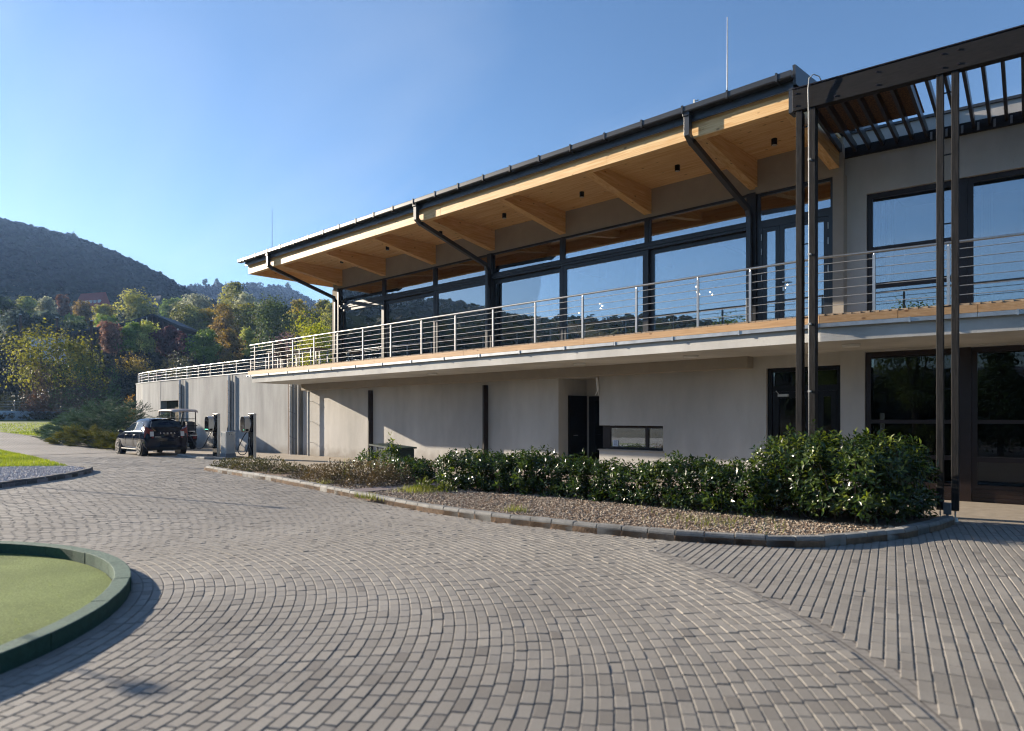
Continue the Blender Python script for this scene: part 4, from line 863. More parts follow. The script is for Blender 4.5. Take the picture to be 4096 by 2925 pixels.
# green box behind the shrubs
t = thing('grit_box', 'dark green wooden box on legs behind the leafy shrub', 'box', (-14.65,11.1,0))
MB().box(-15.0,-14.15,10.85,11.4,.2,.66).build('body', M['bin'], t); MB().add([(-15.35,10.8,.74),(-14.1,10.8,.67),(-14.1,11.45,.67),(-15.35,11.45,.74),(-15.35,10.8,.78),(-14.1,10.8,.71),(-14.1,11.45,.71),(-15.35,11.45,.78)],[(0,3,2,1),(4,5,6,7),(0,1,5,4),(1,2,6,5),(2,3,7,6),(3,0,4,7)]).build('lid', M['bin'], t)
for x in (-15.31,-15.02,-14.2):
    for y in (10.86,11.38): MB().box(x-.02,x+.02,y-.02,y+.02,0,.7).build('leg', M['bin'], t)

# gravel, grass
def pebbles(name, n, sampler, size, c1, c2, z):
    m = bmat(name+' stone', c1, .8, .2, 5, col2=c2, coords='World', spec=.3); P_ = sampler(n); k = len(P_)
    th = np.arange(4)*math.pi/2; s = size*RNG.uniform(.5,1.3,k); V = np.zeros((k,6,3)); rot = RNG.random(k)*6.28
    for i in range(4): V[:,i,0] = P_[:,0]+np.cos(rot+th[i])*s*RNG.uniform(.8,1.3,k); V[:,i,1] = P_[:,1]+np.sin(rot+th[i])*s*RNG.uniform(.7,1.1,k); V[:,i,2] = z+s*RNG.uniform(.1,.4,k)
    V[:,4,:2] = P_+RNG.normal(0,.2,(k,2))*s[:,None]; V[:,4,2] = z+s*RNG.uniform(.7,1.0,k); V[:,5,:2] = P_; V[:,5,2] = z-s*.4
    f = np.array([(0,1,4),(1,2,4),(2,3,4),(3,0,4),(1,0,5),(2,1,5),(3,2,5),(0,3,5)], np.int32); F = f[None]+(np.arange(k)*6)[:,None,None]
    mm = leafmat(name+' tone', c1, c2, .75, 0.0, spec=.3)
    mesh_np(name, V.reshape(-1,3), F.reshape(-1,3), mm, None, np.repeat(RNG.random(k),8), kind='stuff')
def sample_poly(poly, extra=None):
    P_ = np.array(poly); lo, hi = P_.min(0), P_.max(0)
    def f(n):
        q = RNG.random((n*4,2))*(hi-lo)+lo; q = q[in_poly(q[:,0], q[:,1], poly)]
        if extra is not None: q = q[extra(q)]
        return q[:n]
    return f
BEDP = [(x, y+.12) for x, y in BK[1:]]+BACK
pebbles('gravel_stones', 15000, sample_poly([(-15.5,8.05),(-12.1,7.63),(-10.0,7.31),(-8.2,7.1),(-6.8,7.12),(-5.4,7.29),(-4.25,7.53),(-3.4,7.9),(-2.95,8.25),(-2.72,8.85),(-2.42,9.5),(-2.3,10),(-3.2,9.7),(-5.2,9.7),(-8,9.6),(-10.5,9.3),(-12,9.5),(-15,9.6)]), .019, (.16,.10,.065), (.46,.39,.30), .072)
pebbles('pale_gravel_stones', 9000, sample_poly([(x+.0, y-.02) for x, y in ISK[2:-1]]+[(-23,5.7),(-24,4.3),(-22,1.5),(-19,.5)], lambda q: (q[:,0] > -24)), .022, (.30,.29,.31), (.62,.60,.62), .078)
pebbles('brown_gravel_stones', 1500, sample_poly([(-27.4,10.75),(-24.7,10.5),(-24.1,10.9),(-24.5,11.8),(-27.3,11.8)]), .022, (.16,.12,.09), (.42,.36,.30), .02)
def grass(name, P_, z, h, c1, c2, w=.012, lean=.4):
    k = len(P_); hh = h*RNG.uniform(.5,1.3,k); a = RNG.random(k)*6.28; D = np.stack([np.cos(a),np.sin(a)],-1); l = D*(hh*lean*RNG.random(k))[:,None]; sd = np.stack([-D[:,1],D[:,0]],-1)*w
    V = np.zeros((k,3,3)); zz = z if np.ndim(z) else np.full(k, z)
    V[:,0,:2] = P_-sd; V[:,1,:2] = P_+sd; V[:,0,2] = V[:,1,2] = zz-.01; V[:,2,:2] = P_+l; V[:,2,2] = zz+hh
    mesh_np(name, V.reshape(-1,3), np.arange(k*3).reshape(-1,3), leafmat(name+' blade', c1, c2, .5, .4), None, np.clip(RNG.random(k)*.6+.25+.25*np.sin(P_[:,0]*1.3)*np.cos(P_[:,1]*1.7),0,1), kind='stuff')
q = sample_poly([(-22.95,5.72),(-29,6.19),(-36.4,6.5),(-37,2.5),(-24,2),(-24,4.3)])(26000); grass('lawn_grass', q, .08, .055, (.055,.10,.012), (.26,.30,.04), .012)
def qlin(n, A, Bq):
    u = RNG.random(n); v = RNG.random(n); A = np.array(A); Bq = np.array(Bq); i = np.linspace(0,1,len(A)); j = np.linspace(0,1,len(Bq))
    a = np.c_[np.interp(u,i,A[:,0]),np.interp(u,i,A[:,1])]; b = np.c_[np.interp(u,j,Bq[:,0]),np.interp(u,j,Bq[:,1])]; return a+(b-a)*v[:,None]
q = qlin(16000, [(-44,11.2),(-50,10.6),(-56,10.2),(-72,7.8)], [(-44,19),(-51.7,19.5),(-60,22),(-78,24)]); grass('far_lawn_grass', q, hgt(q[:,0],q[:,1]), .09, (.06,.10,.012), (.26,.30,.045), .03)
q = np.concatenate([RNG.normal((-10.3,8.4),(.25,.2),(500,2)), RNG.normal((-7.0,7.6),(.12,.08),(90,2)), RNG.normal((-4.2,8.6),(.5,.3),(160,2)), RNG.normal((-12.9,8.0),(.12,.12),(80,2)), RNG.normal((-10.1,7.08),(.2,.03),(120,2))])
grass('weed_tufts', q, .07, .11, (.07,.10,.02), (.24,.24,.06), .006, .8)
q = np.concatenate([RNG.normal((0,0),(.03,.03),(40,2))+np.array((x,y)) for x, y in ((-13.7,9.0),(-13.45,8.95))]); grass('tall_grass_tuft', q, .1, .42, (.08,.11,.02), (.22,.24,.06), .006, .7)
# leaf litter along the kerb
s_ = np.array(BK); q = []
for i in range(230):
    j = RNG.integers(2, len(BK)-2); f = RNG.random(); p = s_[j]*(1-f)+s_[j+1]*f; q.append((p[0]+RNG.normal(0,.02), p[1]-abs(RNG.normal(0,.05)), .006))
q = np.array(q); V, F = diamond_geo(q, unit(RNG.normal(0,.35,(len(q),3))+np.array([0,0,1])), RNG.uniform(.015,.035,len(q)), RNG.uniform(.02,.05,len(q)))
mesh_np('leaf_litter', V, F, leafmat('dry leaf', (.10,.05,.025), (.24,.14,.07), .8, .1), None, RNG.random(len(q)), kind='stuff')

a_ = RNG.random(16000)*6.28; r_ = np.sqrt(RNG.random(16000))*(RG-.14); q = np.stack([G[0]+r_*np.cos(a_), G[1]+r_*np.sin(a_)],-1)
f_ = -.6818289*q[:,0]+.7315117*q[:,1]; q = q[(f_ > 2.5) & ((.7315117*q[:,0]+.6818289*q[:,1]) > -.85*f_)]; grass('turf_fibres', q, .004, .010, (.11,.15,.05), (.30,.36,.15), .004, .8)
# junipers
def juniper(label, blobs, n, size, c1, c2, droop=-.1):
    base = np.mean([b[:2] for b in blobs], 0); z0 = float(hgt(*base)); t = thing('juniper', label, 'juniper', (base[0], base[1], z0), group='spreading junipers')
    m = leafmat('juniper spray', c1, c2, .65, .12, spec=.25); Ps = []; Ds = []; sub = []
    for b in blobs:
        nn = int(14*b[3]*b[4])+10; d = rand_dirs(nn); d[:,2] = np.abs(d[:,2])
        for q in d: sub.append((*(np.array(b[:3])+q*np.array(b[3:6])*random.uniform(.72,1.0)), q))
    for sx, sy, sz_, q in sub:
        k = max(6, int(n/len(sub))); o = unit(np.array([q[0], q[1], .35+q[2]*.3])); sd = unit(np.cross(o, np.array([0,0,1.]))); rr = random.uniform(.30,.62)*min(1, size/.24)
        u = RNG.random(k)**.6; a = RNG.normal(0,.75,k); dirs = unit(o[None]*np.cos(a)[:,None]+sd[None]*np.sin(a)[:,None]+RNG.normal(0,.12,(k,3))); Ps.append(np.array([sx,sy,sz_])+dirs*(u*rr)[:,None]+np.array([0,0,-.16])*(u*u)[:,None]*rr); Ds.append(unit(dirs+np.array([0,0,droop])))
    Ps = np.concatenate(Ps); Ds = np.concatenate(Ds); k = len(Ps); PP = []; DD = []; LL = []
    for j in range(7):
        f = j/6; s = unit(np.cross(Ds, np.array([0,0,1.])))*(1 if j % 2 else -1); PP.append(Ps+Ds*size*f*1.6+np.array([0,0,-.25])*size*f*f); DD.append(unit(Ds+s*(.75-.5*f)+RNG.normal(0,.15,(k,3)))); LL.append(size*RNG.uniform(.5,.9,k)*(1-.35*f))
    PP, DD, LL = map(np.concatenate, (PP,DD,LL)); V, F = leaf_geo(PP, DD, unit(np.cross(DD, rand_dirs(len(DD)))), LL, LL*.22)
    tn = np.tile(np.clip((np.sin(Ps[:,0]*1.9)*np.sin(Ps[:,1]*2.3+1)*.5+.5)*.5+RNG.random(k)*.5,0,1), 7); mesh_np('foliage', V, F, m, t, np.repeat(tn,4), kind='stuff')
    mb = MB()
    for qq in range(14): b = Ps[RNG.integers(0,k)]; mb.tube([(base[0]+RNG.normal(0,.2),base[1]+RNG.normal(0,.2),z0-.05), tuple(b*.9+np.array([*base,z0])*.1)],[.04,.012],5)
    mb.build('branches', M['trunk'], t); return t
juniper('large dark blue-green juniper mound beside the retaining wall', [(-44.5,12.5,.1,3.6,2.0,2.0),(-41,12.3,.1,3.2,1.9,2.15),(-38.3,12.6,.1,2.2,1.4,2.0),(-37.2,12.5,.1,1.3,1.2,1.55),(-47.5,13.3,.2,2.4,2.2,1.5),(-50.6,13.0,.3,1.9,1.8,1.05),(-43,11.4,.1,3,1.3,1.2)], 11000, .20, (.007,.022,.015), (.105,.165,.10))
juniper('low yellow-green juniper in front of the dark juniper mound', [(-40.2,10.35,.05,1.5,.8,.62),(-37.9,10.6,.03,1.5,.75,.75),(-35.8,10.9,.03,1.3,.6,.72),(-34.3,11.1,.03,.9,.5,.55)], 5000, .17, (.030,.042,.010), (.22,.21,.045), .15)

# ------------------------------------------------------------------ trees and hillside
def at(px, d):                       # ground point at a bearing (photo column) and distance
    a = (px-2048)/2731.; n = math.hypot(a, 1); f = d/n; rx = a*f
    return rx*.7315117-f*.6818289, rx*.6818289+f*.7315117, f
def tree(label, x, y, h, w, c1, c2, n=2200, leaf=.30, name='tree', cat='tree', shape='round', group=None, trunk=.22, seed=0, z=None, trans=.3, nb=12):
    z0 = float(hgt(x, y))-.1 if z is None else z; t = thing(name, label, cat, (x, y, z0), group=group); rs = np.random.default_rng(seed+int(abs(x)*10))
    m = leafmat(name+' leaf', tuple(q*1.1 for q in c1), tuple(min(.6,q*2.6) for q in c2), .7, trans, spec=.12); ch = h*(1-trunk); cz = z0+h*trunk+ch/2; bl = []
    for i in range(nb):
        f = (i+.5)/nb; zz = -1+2*f; prof = {'round': math.sqrt(max(0,1-zz*zz*.85)), 'egg': math.sqrt(max(0,1-zz*zz*.8))*(1.15-.35*(zz+1)/2), 'cone': (1-zz)/2*.95+.12, 'flat': (.65+.5*(zz+1)/2), 'column': .8}[shape]
        a = rs.random()*6.28; rr = prof*w/2*.62*math.sqrt(rs.random()) if shape != 'cone' else prof*w*.12
        br = (w*.21+h*.05)*rs.uniform(.75,1.25)*(prof*.6+.45 if shape != 'cone' else prof*1.7+.15)
        bl.append((x+math.cos(a)*rr, y+math.sin(a)*rr, cz+zz*ch*.40, br, br, br*rs.uniform(.6,.9), rs.random()))
    Pc = []; Nn = []; tn = []; k = int(n*1.45)//nb
    for b in bl:
        d = unit(rs.normal(size=(k,3))); dep = 1-rs.beta(1,2.4,(k,1))*.75; wv = 1+.16*(np.sin(d[:,0]*6+b[0])+np.sin(d[:,1]*7+b[1])+np.sin(d[:,2]*8+b[2]))[:,None]
        Pc.append(np.array(b[:3])+d*np.array(b[3:6])*dep*wv); Nn.append(unit(d*1.0+rs.normal(size=(k,3))*.42+np.array([0,0,.3]))); tn.append(np.clip(b[6]*.45+rs.beta(2,2.2,k)*.6,0,1))
    Pc, Nn, tn = map(np.concatenate, (Pc,Nn,tn)); ok = Pc[:,2] > z0+h*trunk*.55; Pc, Nn, tn = Pc[ok], Nn[ok], tn[ok]
    s = leaf*rs.uniform(.55,1.35,len(Pc)); V, F = diamond_geo(Pc, Nn, s*.7, s); mesh_np('crown', V, F, m, t, tn)
    mb = MB(); r0 = max(.06, h*.017); top = Vector((x+rs.normal(0,.1),y+rs.normal(0,.1),z0+h*.72)); mb.tube([(x,y,z0-.3),(x+rs.normal(0,.05),y+rs.normal(0,.05),z0+h*.35),top],[r0*1.25,r0,r0*.3],7)
    for b in bl[::2]: mb.tube([(x,y,z0+h*trunk*rs.uniform(.7,1.3)),((x+b[0])/2,(y+b[1])/2,(z0+h*trunk+b[2])/2),b[:3]],[r0*.55,r0*.38,r0*.12],5)
    mb.build('trunk', M['trunk'], t); return t
def tpx(label, px, ytop, wpx, d, c1, c2, n=2200, leaf=None, **kw):
    x, y, f = at(px, d); zt = 1.5+(1669-ytop)/2731*f; z0 = float(hgt(x,y))
    tree(label, x, y, zt-z0, wpx/2731*f, c1, c2, n, leaf if leaf else max(.22, d*.0031), seed=int(px), **kw)
GY = ((.032,.040,.009),(.125,.118,.020)); GN = ((.024,.048,.012),(.125,.165,.035)); DK = ((.012,.024,.012),(.045,.06,.022)); OR = ((.045,.036,.012),(.155,.105,.026)); PU = ((.018,.010,.012),(.075,.035,.035)); RU = ((.045,.030,.022),(.16,.09,.06)); OL = ((.035,.044,.012),(.19,.185,.05)); GG = ((.06,.07,.045),(.24,.24,.15)); BL = ((.018,.028,.024),(.06,.075,.055)); LG = ((.05,.078,.018),(.24,.27,.06))
T = [
 ('spreading yellow-green locust tree on the slope at the left edge', 165,1318,400,92,GY,2300,dict(shape='flat',trunk=.30)),
 ('yellowish locust tree in front of the dark range roof', 335,1352,230,92,GY,2200,dict(shape='flat',trunk=.3)),
 ('russet-red maple at the left end of the maple row', 448,1285,120,112,RU,2400,dict(shape='egg')),
 ('bright green maple between the russet maple and the pale one', 528,1283,105,112,GN,2400,dict(shape='egg')),
 ('pale green slender maple left of the purple tree', 597,1283,100,112,LG,2200,dict(shape='egg')),
 ('dark purple-leaved maple below the shelter roof', 672,1298,140,112,PU,3000,dict(shape='round',trunk=.16)),
 ('round fresh green tree right of the purple maple', 815,1312,150,108,GN,3000,dict(shape='round',trunk=.16)),
 ('orange-brown small tree beside the round green tree', 928,1305,105,108,OR,2200,dict(shape='egg',trunk=.14)),
 ('broad dark evergreen tree left of the glazed corner', 1105,1192,260,118,DK,4200,dict(shape='round',trunk=.2)),
 ('lime-yellow locust tree behind the deck railing', 1255,1252,200,76,((.075,.085,.012),(.32,.28,.03)),3600,dict(shape='flat',trunk=.28)),
 ('small yellow-green tree left of the dark evergreen', 995,1310,80,112,LG,1500,dict(shape='egg')),
 ('bare purplish shrub tree between the evergreen and the lime locust', 1130,1300,110,84,((.05,.035,.035),(.12,.08,.075)),700,dict(shape='egg')),
 ('broad olive-yellow tree behind the shelter gable', 770,1222,180,150,OL,2600,{}),
 ('golden brown tree in the middle of the tree belt', 865,1212,170,152,((.05,.04,.012),(.22,.16,.03)),2600,{}),
 ('rusty orange tree above the round green tree', 905,1240,120,135,OR,1800,{}),
 ('yellowish tree at the right part of the tree belt', 990,1205,150,150,GY,2400,{}),
 ('large green tree standing above the shelter roof', 545,1166,190,165,OL,3600,dict(shape='egg',trunk=.12)),
 ('small golden tree left of the large green tree', 415,1216,100,172,((.07,.065,.012),(.26,.21,.04)),1500,{}),
 ('tall reddish brown poplar rising below the red roof', 258,1172,62,175,RU,1800,dict(shape='column',trunk=.08)),
 ('pale yellow-green poplar at the upper left', 105,1180,95,178,LG,2200,dict(shape='egg',trunk=.1)),
 ('pale grey-green tree next to the reddish poplar', 190,1180,95,182,GG,2200,dict(shape='egg',trunk=.1)),
 ('dark tree cut by the left edge of the photo', 12,1188,130,160,DK,2200,{}),
 ('orange-topped tree below the red-roofed house', 325,1212,110,190,OR,1900,{}),
 ('mid-green tree beside the orange-topped tree', 290,1262,110,165,GN,1700,{}),
 ('silvery willow above the golden brown tree', 800,1180,135,205,GG,2400,{}),
 ('tall olive tree rising to the skyline of the far hill', 935,1120,165,190,OL,3400,dict(shape='egg',trunk=.1)),
 ('grey feathery tree leaning on the tall olive tree', 985,1165,110,180,GG,1600,{}),
 ('dark blue-green tree behind the left pole', 70,1240,150,140,BL,2600,{}),
 ('dark blue-green tree behind the middle pole', 185,1245,150,138,BL,2600,{}),
 ('shaded olive tree behind the range roof', 300,1285,170,142,DK,2000,{}),
 ('shaded green tree right of the range roof', 420,1262,120,150,GN,1700,{}),
 ('golden tree left of the steel roof brace', 1195,1192,110,160,((.075,.055,.012),(.28,.19,.03)),2000,{}),
 ('green-gold tree at the end of the belt by the glazed corner', 1290,1190,110,165,GY,2000,{}),
 ('olive tree behind the lime locust', 1330,1205,110,150,OL,1800,{}),
 ('dark olive tree above the broad evergreen', 1060,1195,120,150,OL,1900,{}),
 ('dark reddish tree right of the purple maple', 735,1330,70,116,PU,1200,dict(trunk=.14)),
 ('dull green tree on the upper slope by the tiled houses', 690,1190,110,215,GN,1600,{}),
 ('round grey-green tree left of the silvery willow', 740,1205,90,210,OL,1500,{}),
]
for lab, px, yt, wp_, d, c, n, kw in T: tpx(lab, px, yt, wp_, d, c[0], c[1], n, group=None, **kw)
def bush(label, px, ybase, ytop, wpx, d, c, n, name='bush'):
    x, y, f = at(px, d); z0 = float(hgt(x,y)); w = wpx/2731*f; h = max(.5, 1.5+(1669-ytop)/2731*f-z0)
    shrub(name, label, 'bush', [(x+math.cos(a)*w*.22, y+math.sin(a)*w*.22, z0+h*.15, w*.34, w*.34, h*.85*random.uniform(.8,1)) for a in (0,1.6,3.1,4.7)], n, max(.16, d*.0024), c[0], c[1], parent_z=z0, stems=5)
bush('olive dome-shaped bush above the curved railing', 728,1470,1412,150,96,((.03,.036,.012),(.12,.11,.035)),2600)
bush('dark green bush on the bank below the yellow locusts', 318,1490,1440,190,86,((.02,.045,.012),(.07,.12,.03)),2600)
bush('small bright green bush alone on the dry bank', 455,1485,1455,55,88,((.04,.08,.02),(.12,.17,.04)),700)
bush('brown dry bush on the bank left of the green bush', 175,1510,1470,130,86,((.035,.026,.015),(.12,.085,.05)),1500)
bush('grey-brown thorny bush in the middle of the bank', 330,1530,1500,160,84,((.03,.022,.014),(.11,.075,.045)),1600)
bush('golden shrub strip under the maple row', 545,1440,1418,150,104,((.12,.09,.012),(.40,.28,.03)),1100)
bush('orange shrub beside the end of the retaining wall', 522,1640,1598,34,48,((.14,.08,.012),(.42,.22,.03)),500)
bush('dark shrub behind the far railing', 60,1600,1560,200,88,((.014,.02,.009),(.05,.05,.02)),1500)
bush('reddish brown shrub at the foot of the bank', 150,1610,1575,110,86,((.04,.022,.014),(.14,.07,.04)),1000)
def scatter(name, n, dr, pr, size, c1, c2, hs, dmin_layer=1.0, cards=7, tr=.2):
    px = RNG.uniform(*pr, n); d = np.sqrt(RNG.uniform(dr[0]**2, dr[1]**2, n)); a = (px-2048)/2731.; f = d/np.hypot(a,1); rx = a*f
    X = rx*.7315117-f*.6818289; Y = rx*.6818289+f*.7315117; Z = hgt(X,Y); bt = RNG.random(n); C = []; Nn = []; tn = []
    for j in range(cards):
        dd = rand_dirs(n); dd[:,2] = np.abs(dd[:,2]); C.append(np.stack([X,Y,Z+hs*.25],-1)+dd*np.array([hs*.6,hs*.6,hs*.8])*RNG.uniform(.4,1,(n,1))); Nn.append(unit(dd+RNG.normal(0,.5,(n,3)))); tn.append(np.clip(bt*.6+RNG.random(n)*.4,0,1))
    C, Nn, tn = map(np.concatenate, (C,Nn,tn)); s = size*RNG.uniform(.6,1.3,len(C)); V, F = diamond_geo(C, Nn, s*.75, s)
    return mesh_np(name, V, F, leafmat(name+' leaf', c1, c2, .7, tr), None, tn, kind='stuff')
scatter('bank_undergrowth', 3200, (84,112), (-150,1300), .34, (.018,.020,.009), (.095,.075,.035), .8)
scatter('belt_undergrowth', 2600, (112,215), (-200,1500), .8, (.016,.026,.010), (.075,.075,.025), 2.6, cards=9)
scatter('lower_slope_wood', 2600, (215,330), (-300,1600), 1.1, (.020,.034,.014), (.085,.09,.032), 4.5, cards=12)
# forest on the hills: crowns of noisy low-poly clumps
def forest(name, n, thr, dr, r, c1, c2, seed, cards=20):
    rs = np.random.default_rng(seed); th = np.radians(rs.uniform(*thr, n)); d = np.sqrt(rs.uniform(dr[0]**2, dr[1]**2, n)); f = np.cos(th)*d; rx = np.sin(th)*d
    X = rx*.7315117-f*.6818289; Y = rx*.6818289+f*.7315117; Z = hgt(X,Y)
    sz = r*rs.uniform(.6,1.35,n); bt = np.clip(rs.beta(2,3,n)*.8+.25*np.sin(X*.03)*np.cos(Y*.04),0,1); C = []; Nn = []; tn = []; ss = []
    for j in range(cards):
        dd = unit(rs.normal(size=(n,3))); dd[:,2] = np.abs(dd[:,2])*1.1-.15; dd = unit(dd); C.append(np.stack([X,Y,Z+sz*.45],-1)+dd*sz[:,None]*np.array([1,1,1.1])*rs.uniform(.75,1.05,(n,1))); Nn.append(unit(dd+rs.normal(size=(n,3))*.3)); tn.append(np.clip(bt*.75+rs.random(n)*.3,0,1)); ss.append(sz*rs.uniform(.5,.95,n))
    C, Nn, tn, ss = map(np.concatenate, (C,Nn,tn,ss)); V, F = diamond_geo(C, Nn, ss*.8, ss)
    mesh_np(name, V, F, leafmat(name+' leaf', c1, c2, .9, .1, spec=.05), None, tn, kind='stuff')
forest('hill_forest', 5200, (-42,-14), (300,640), 3.2, (.004,.012,.008), (.022,.042,.018), 3, 30)
forest('far_hill_forest', 2600, (-31,-8), (690,875), 3.8, (.008,.014,.009), (.070,.046,.022), 4, 20)
forest('side_hill_forest', 5200, (-118,-42), (150,640), 4.2, (.022,.040,.014), (.12,.13,.04), 5, 14)
forest('wood_across_the_drive', 900, (62,250), (38,120), 3.2, (.012,.024,.010), (.055,.075,.022), 6, 40)
for i, (px, d) in enumerate([(125,600),(190,596),(245,598),(290,594),(345,597),(400,596),(640,560),(820,850),(868,850),(1152,845)]):
    x, y, f = at(px, d); tree(['crooked pine','flat-topped pine','bushy pine','lone pine','broad pine'][i % 5]+' on the hill ridge, %s from the left' % ordinal(i), x, y, 8.5 if i < 7 else 12, 6, (.012,.02,.010), (.04,.05,.02), 260, 1.5, name='pine_tree', group='pines on the ridge', shape='flat' if i % 2 else 'cone', trunk=.3, nb=6)

# ------------------------------------------------------------------ far buildings and poles
def house(label, px, d, wpx, yb, yt, roofmat, rz, wins=4, L_=None):
    x, y, f = at(px, d); z0 = float(hgt(x,y))-.5; w = wpx/2731*f; zt = 1.5+(1669-yt)/2731*f; h = zt-z0; eave = z0+h*.45; dp = w*.45
    t = thing('house', label, 'house', (x,y,z0), rz)
    def bl(m, n, mt, p=t): return m.build(n, mt, p, local=True)
    bl(MB().box(-w/2,w/2,-dp/2,dp/2,0,eave-z0), 'wall', M['house_white'])
    e = eave-z0; m = MB(); a, b = w/2+.5, dp/2+.6
    m.add([(-a,-b,e-.3),(a,-b,e-.3),(a,0,h),(-a,0,h),(-a,b,e-.3),(a,b,e-.3)],[(0,1,2,3),(3,2,5,4),(0,3,4),(1,5,2),(0,4,5,1)]); r = bl(m, 'roof', roofmat)
    for i in range(wins):
        xx = -a+2*a*(i+.6)/wins; s = .45; z = e-.3+(h-e+.3)*s; y_ = -b+b*s
        bl(MB().box(xx-.5,xx+.5,y_-.25,y_+.1,z-.5,z+.35), 'skylight', M['silver'], r)
    for i in range(3): bl(MB().box(-w/2+1+i*w/4,-w/2+2.2+i*w/4,-dp/2-.05,-dp/2+.05,e-2.2,e-.8), 'window', M['carglass'])
    return t
house('long house with a steep red tiled roof on the wooded slope', 372, 240, 118, 1215, 1172, M['red_roof'], YAW-R(18), 6)
house('small white house with grey roof and chimneys above the large green tree', 520, 300, 45, 1185, 1158, M['range_roof'], YAW+R(10), 2)
house('grey-roofed white house right of the large green tree', 620, 285, 62, 1215, 1185, M['range_roof'], YAW-R(25), 2)
x, y, f = at(478, 133); z0 = float(hgt(x,y)); rg = thing('range_shelter', 'long open driving range shelter with dark sheet roof and white front beam', 'shelter', (x,y,z0))
pts = [(235,1335,1395,126),(330,1318,1380,127),(420,1302,1368,128),(500,1290,1352,129),(608,1254,1345,130),(715,1302,1385,131)]
Q = []
for px, yt, ye, d in pts:
    xx, yy, ff = at(px, d); Q.append((Vector((xx,yy,1.5+(1669-yt)/2731*ff)), Vector((xx,yy,0))))
for i in range(len(Q)-1):
    a, b = Q[i][0], Q[i+1][0]; back = Vector((-.62,.78,0))*7
    m = MB(); m.add([a, b, b+back+Vector((0,0,-.2)), a+back+Vector((0,0,-.2)), a+Vector((0,0,-.35)), b+Vector((0,0,-.35)), b+back+Vector((0,0,-.55)), a+back+Vector((0,0,-.55))], [(0,1,2,3),(7,6,5,4),(0,4,5,1),(1,5,6,2),(2,6,7,3),(3,7,4,0)]); m.build('roof', M['range_roof'], rg)
    lo = 3.0 if i < 3 else 2.6
    fa, fb = a+Vector((0,0,-lo)), b+Vector((0,0,-lo if i != 3 else -lo-1.8))
    if i == 4: fa = a+Vector((0,0,-lo-1.8)); fb = b+Vector((0,0,-.7))
    MB().bar(fa, fb, .12, .4).build('front_beam', M['house_white'] if i > 1 else M['pole_wood'], rg)
    for k in range(5):
        p = a.lerp(b, k/5); q2 = fa.lerp(fb, k/5); gz = float(hgt(p.x,p.y)); MB().bar((p.x,p.y,gz-.3),(p.x,p.y,q2.z),.12,.12,(1,0,0)).build('post', M['pole_wood'], rg)
        MB().bar(p+Vector((0,0,-.3)), q2, .09, .09).bar(p+Vector((0,0,-.3)), fa.lerp(fb,(k+.5)/5), .07, .07).build('truss', M['silver'] if i in (3,) else M['pole_wood'], rg)
    m = MB(); ba, bb = a+back, b+back; g0, g1 = float(hgt(ba.x,ba.y))-1, float(hgt(bb.x,bb.y))-1
    m.add([(ba.x,ba.y,g0),(bb.x,bb.y,g1),(bb.x,bb.y,bb.z-.5),(ba.x,ba.y,ba.z-.5),(ba.x-.1,ba.y+.1,g0),(bb.x-.1,bb.y+.1,g1),(bb.x-.1,bb.y+.1,bb.z-.5),(ba.x-.1,ba.y+.1,ba.z-.5)],[(0,1,2,3),(7,6,5,4),(0,4,5,1),(1,5,6,2),(2,6,7,3),(3,7,4,0)]); m.build('back_wall', M['range_roof'], rg)
x, y, f = at(196, 110); z0 = float(hgt(x,y)); t = thing('container', 'white cabin behind the yellow locust tree by the middle pole', 'cabin', (x,y,z0), YAW+R(8)); hz = 1.5+(1669-1356)/2731*f-z0
MB().box(-1.8,1.8,-1.2,1.2,-.3,hz-.12).build('body', M['cont'], t, local=True); MB().box(-1.95,1.95,-1.35,1.35,hz-.12,hz).build('roof', M['cont'], t, local=True); MB().box(-1.6,-.6,-1.24,-1.19,.8,1.9).build('window', M['carglass'], t, local=True)
for i, (px, yt, d) in enumerate([(82,1260,98),(228,1272,95),(366,1285,93)]):
    x, y, f = at(px, d); z0 = float(hgt(x,y))-.3; zt = 1.5+(1669-yt)/2731*f
    t = thing('net_pole', ['slim timber pole rising behind the big locust tree','tall dark pole in front of the white cabin','dark pole in front of the range shelter roof'][i], 'pole', (x,y,z0), group='poles by the driving range')
    MB().cyl((x,y,z0),(x,y,zt),.17,.13,n=8).build('shaft', M['pole_wood'], t); MB().cyl((x,y,zt),(x,y,zt+.12),.16,n=8).build('cap', M['house_white'], t)
# low wall with railing far left
t = thing('boundary_wall', 'low bluish wall with dark railing beyond the far lawn', 'wall', (-83.5,17,1.1))
A0 = Vector((-83.9,13.5,0)); A1 = Vector((-84.6,24.5,0)); zz = 1.15
MB().bar(A0+Vector((0,0,zz+.35)), A1+Vector((0,0,zz+.35)), .25, 1.3).build('wall_face', M['blue_wall'], t)
MB().bar(A0+Vector((.6,0,zz-.28)), A1+Vector((.6,0,zz-.28)), 1.4, .12).build('footing', M['walk'], t)
for q in (1.15,1.4,1.65,1.95): MB().bar(A0+Vector((0,0,zz+q)), A1+Vector((0,0,zz+q)), .05, .05).build('rail', M['plinth'], t)
for i in range(9): p = A0.lerp(A1, i/8); MB().bar(p+Vector((0,0,zz+.95)), p+Vector((0,0,zz+1.98)), .06,.06,(1,0,0)).build('post', M['plinth'], t)
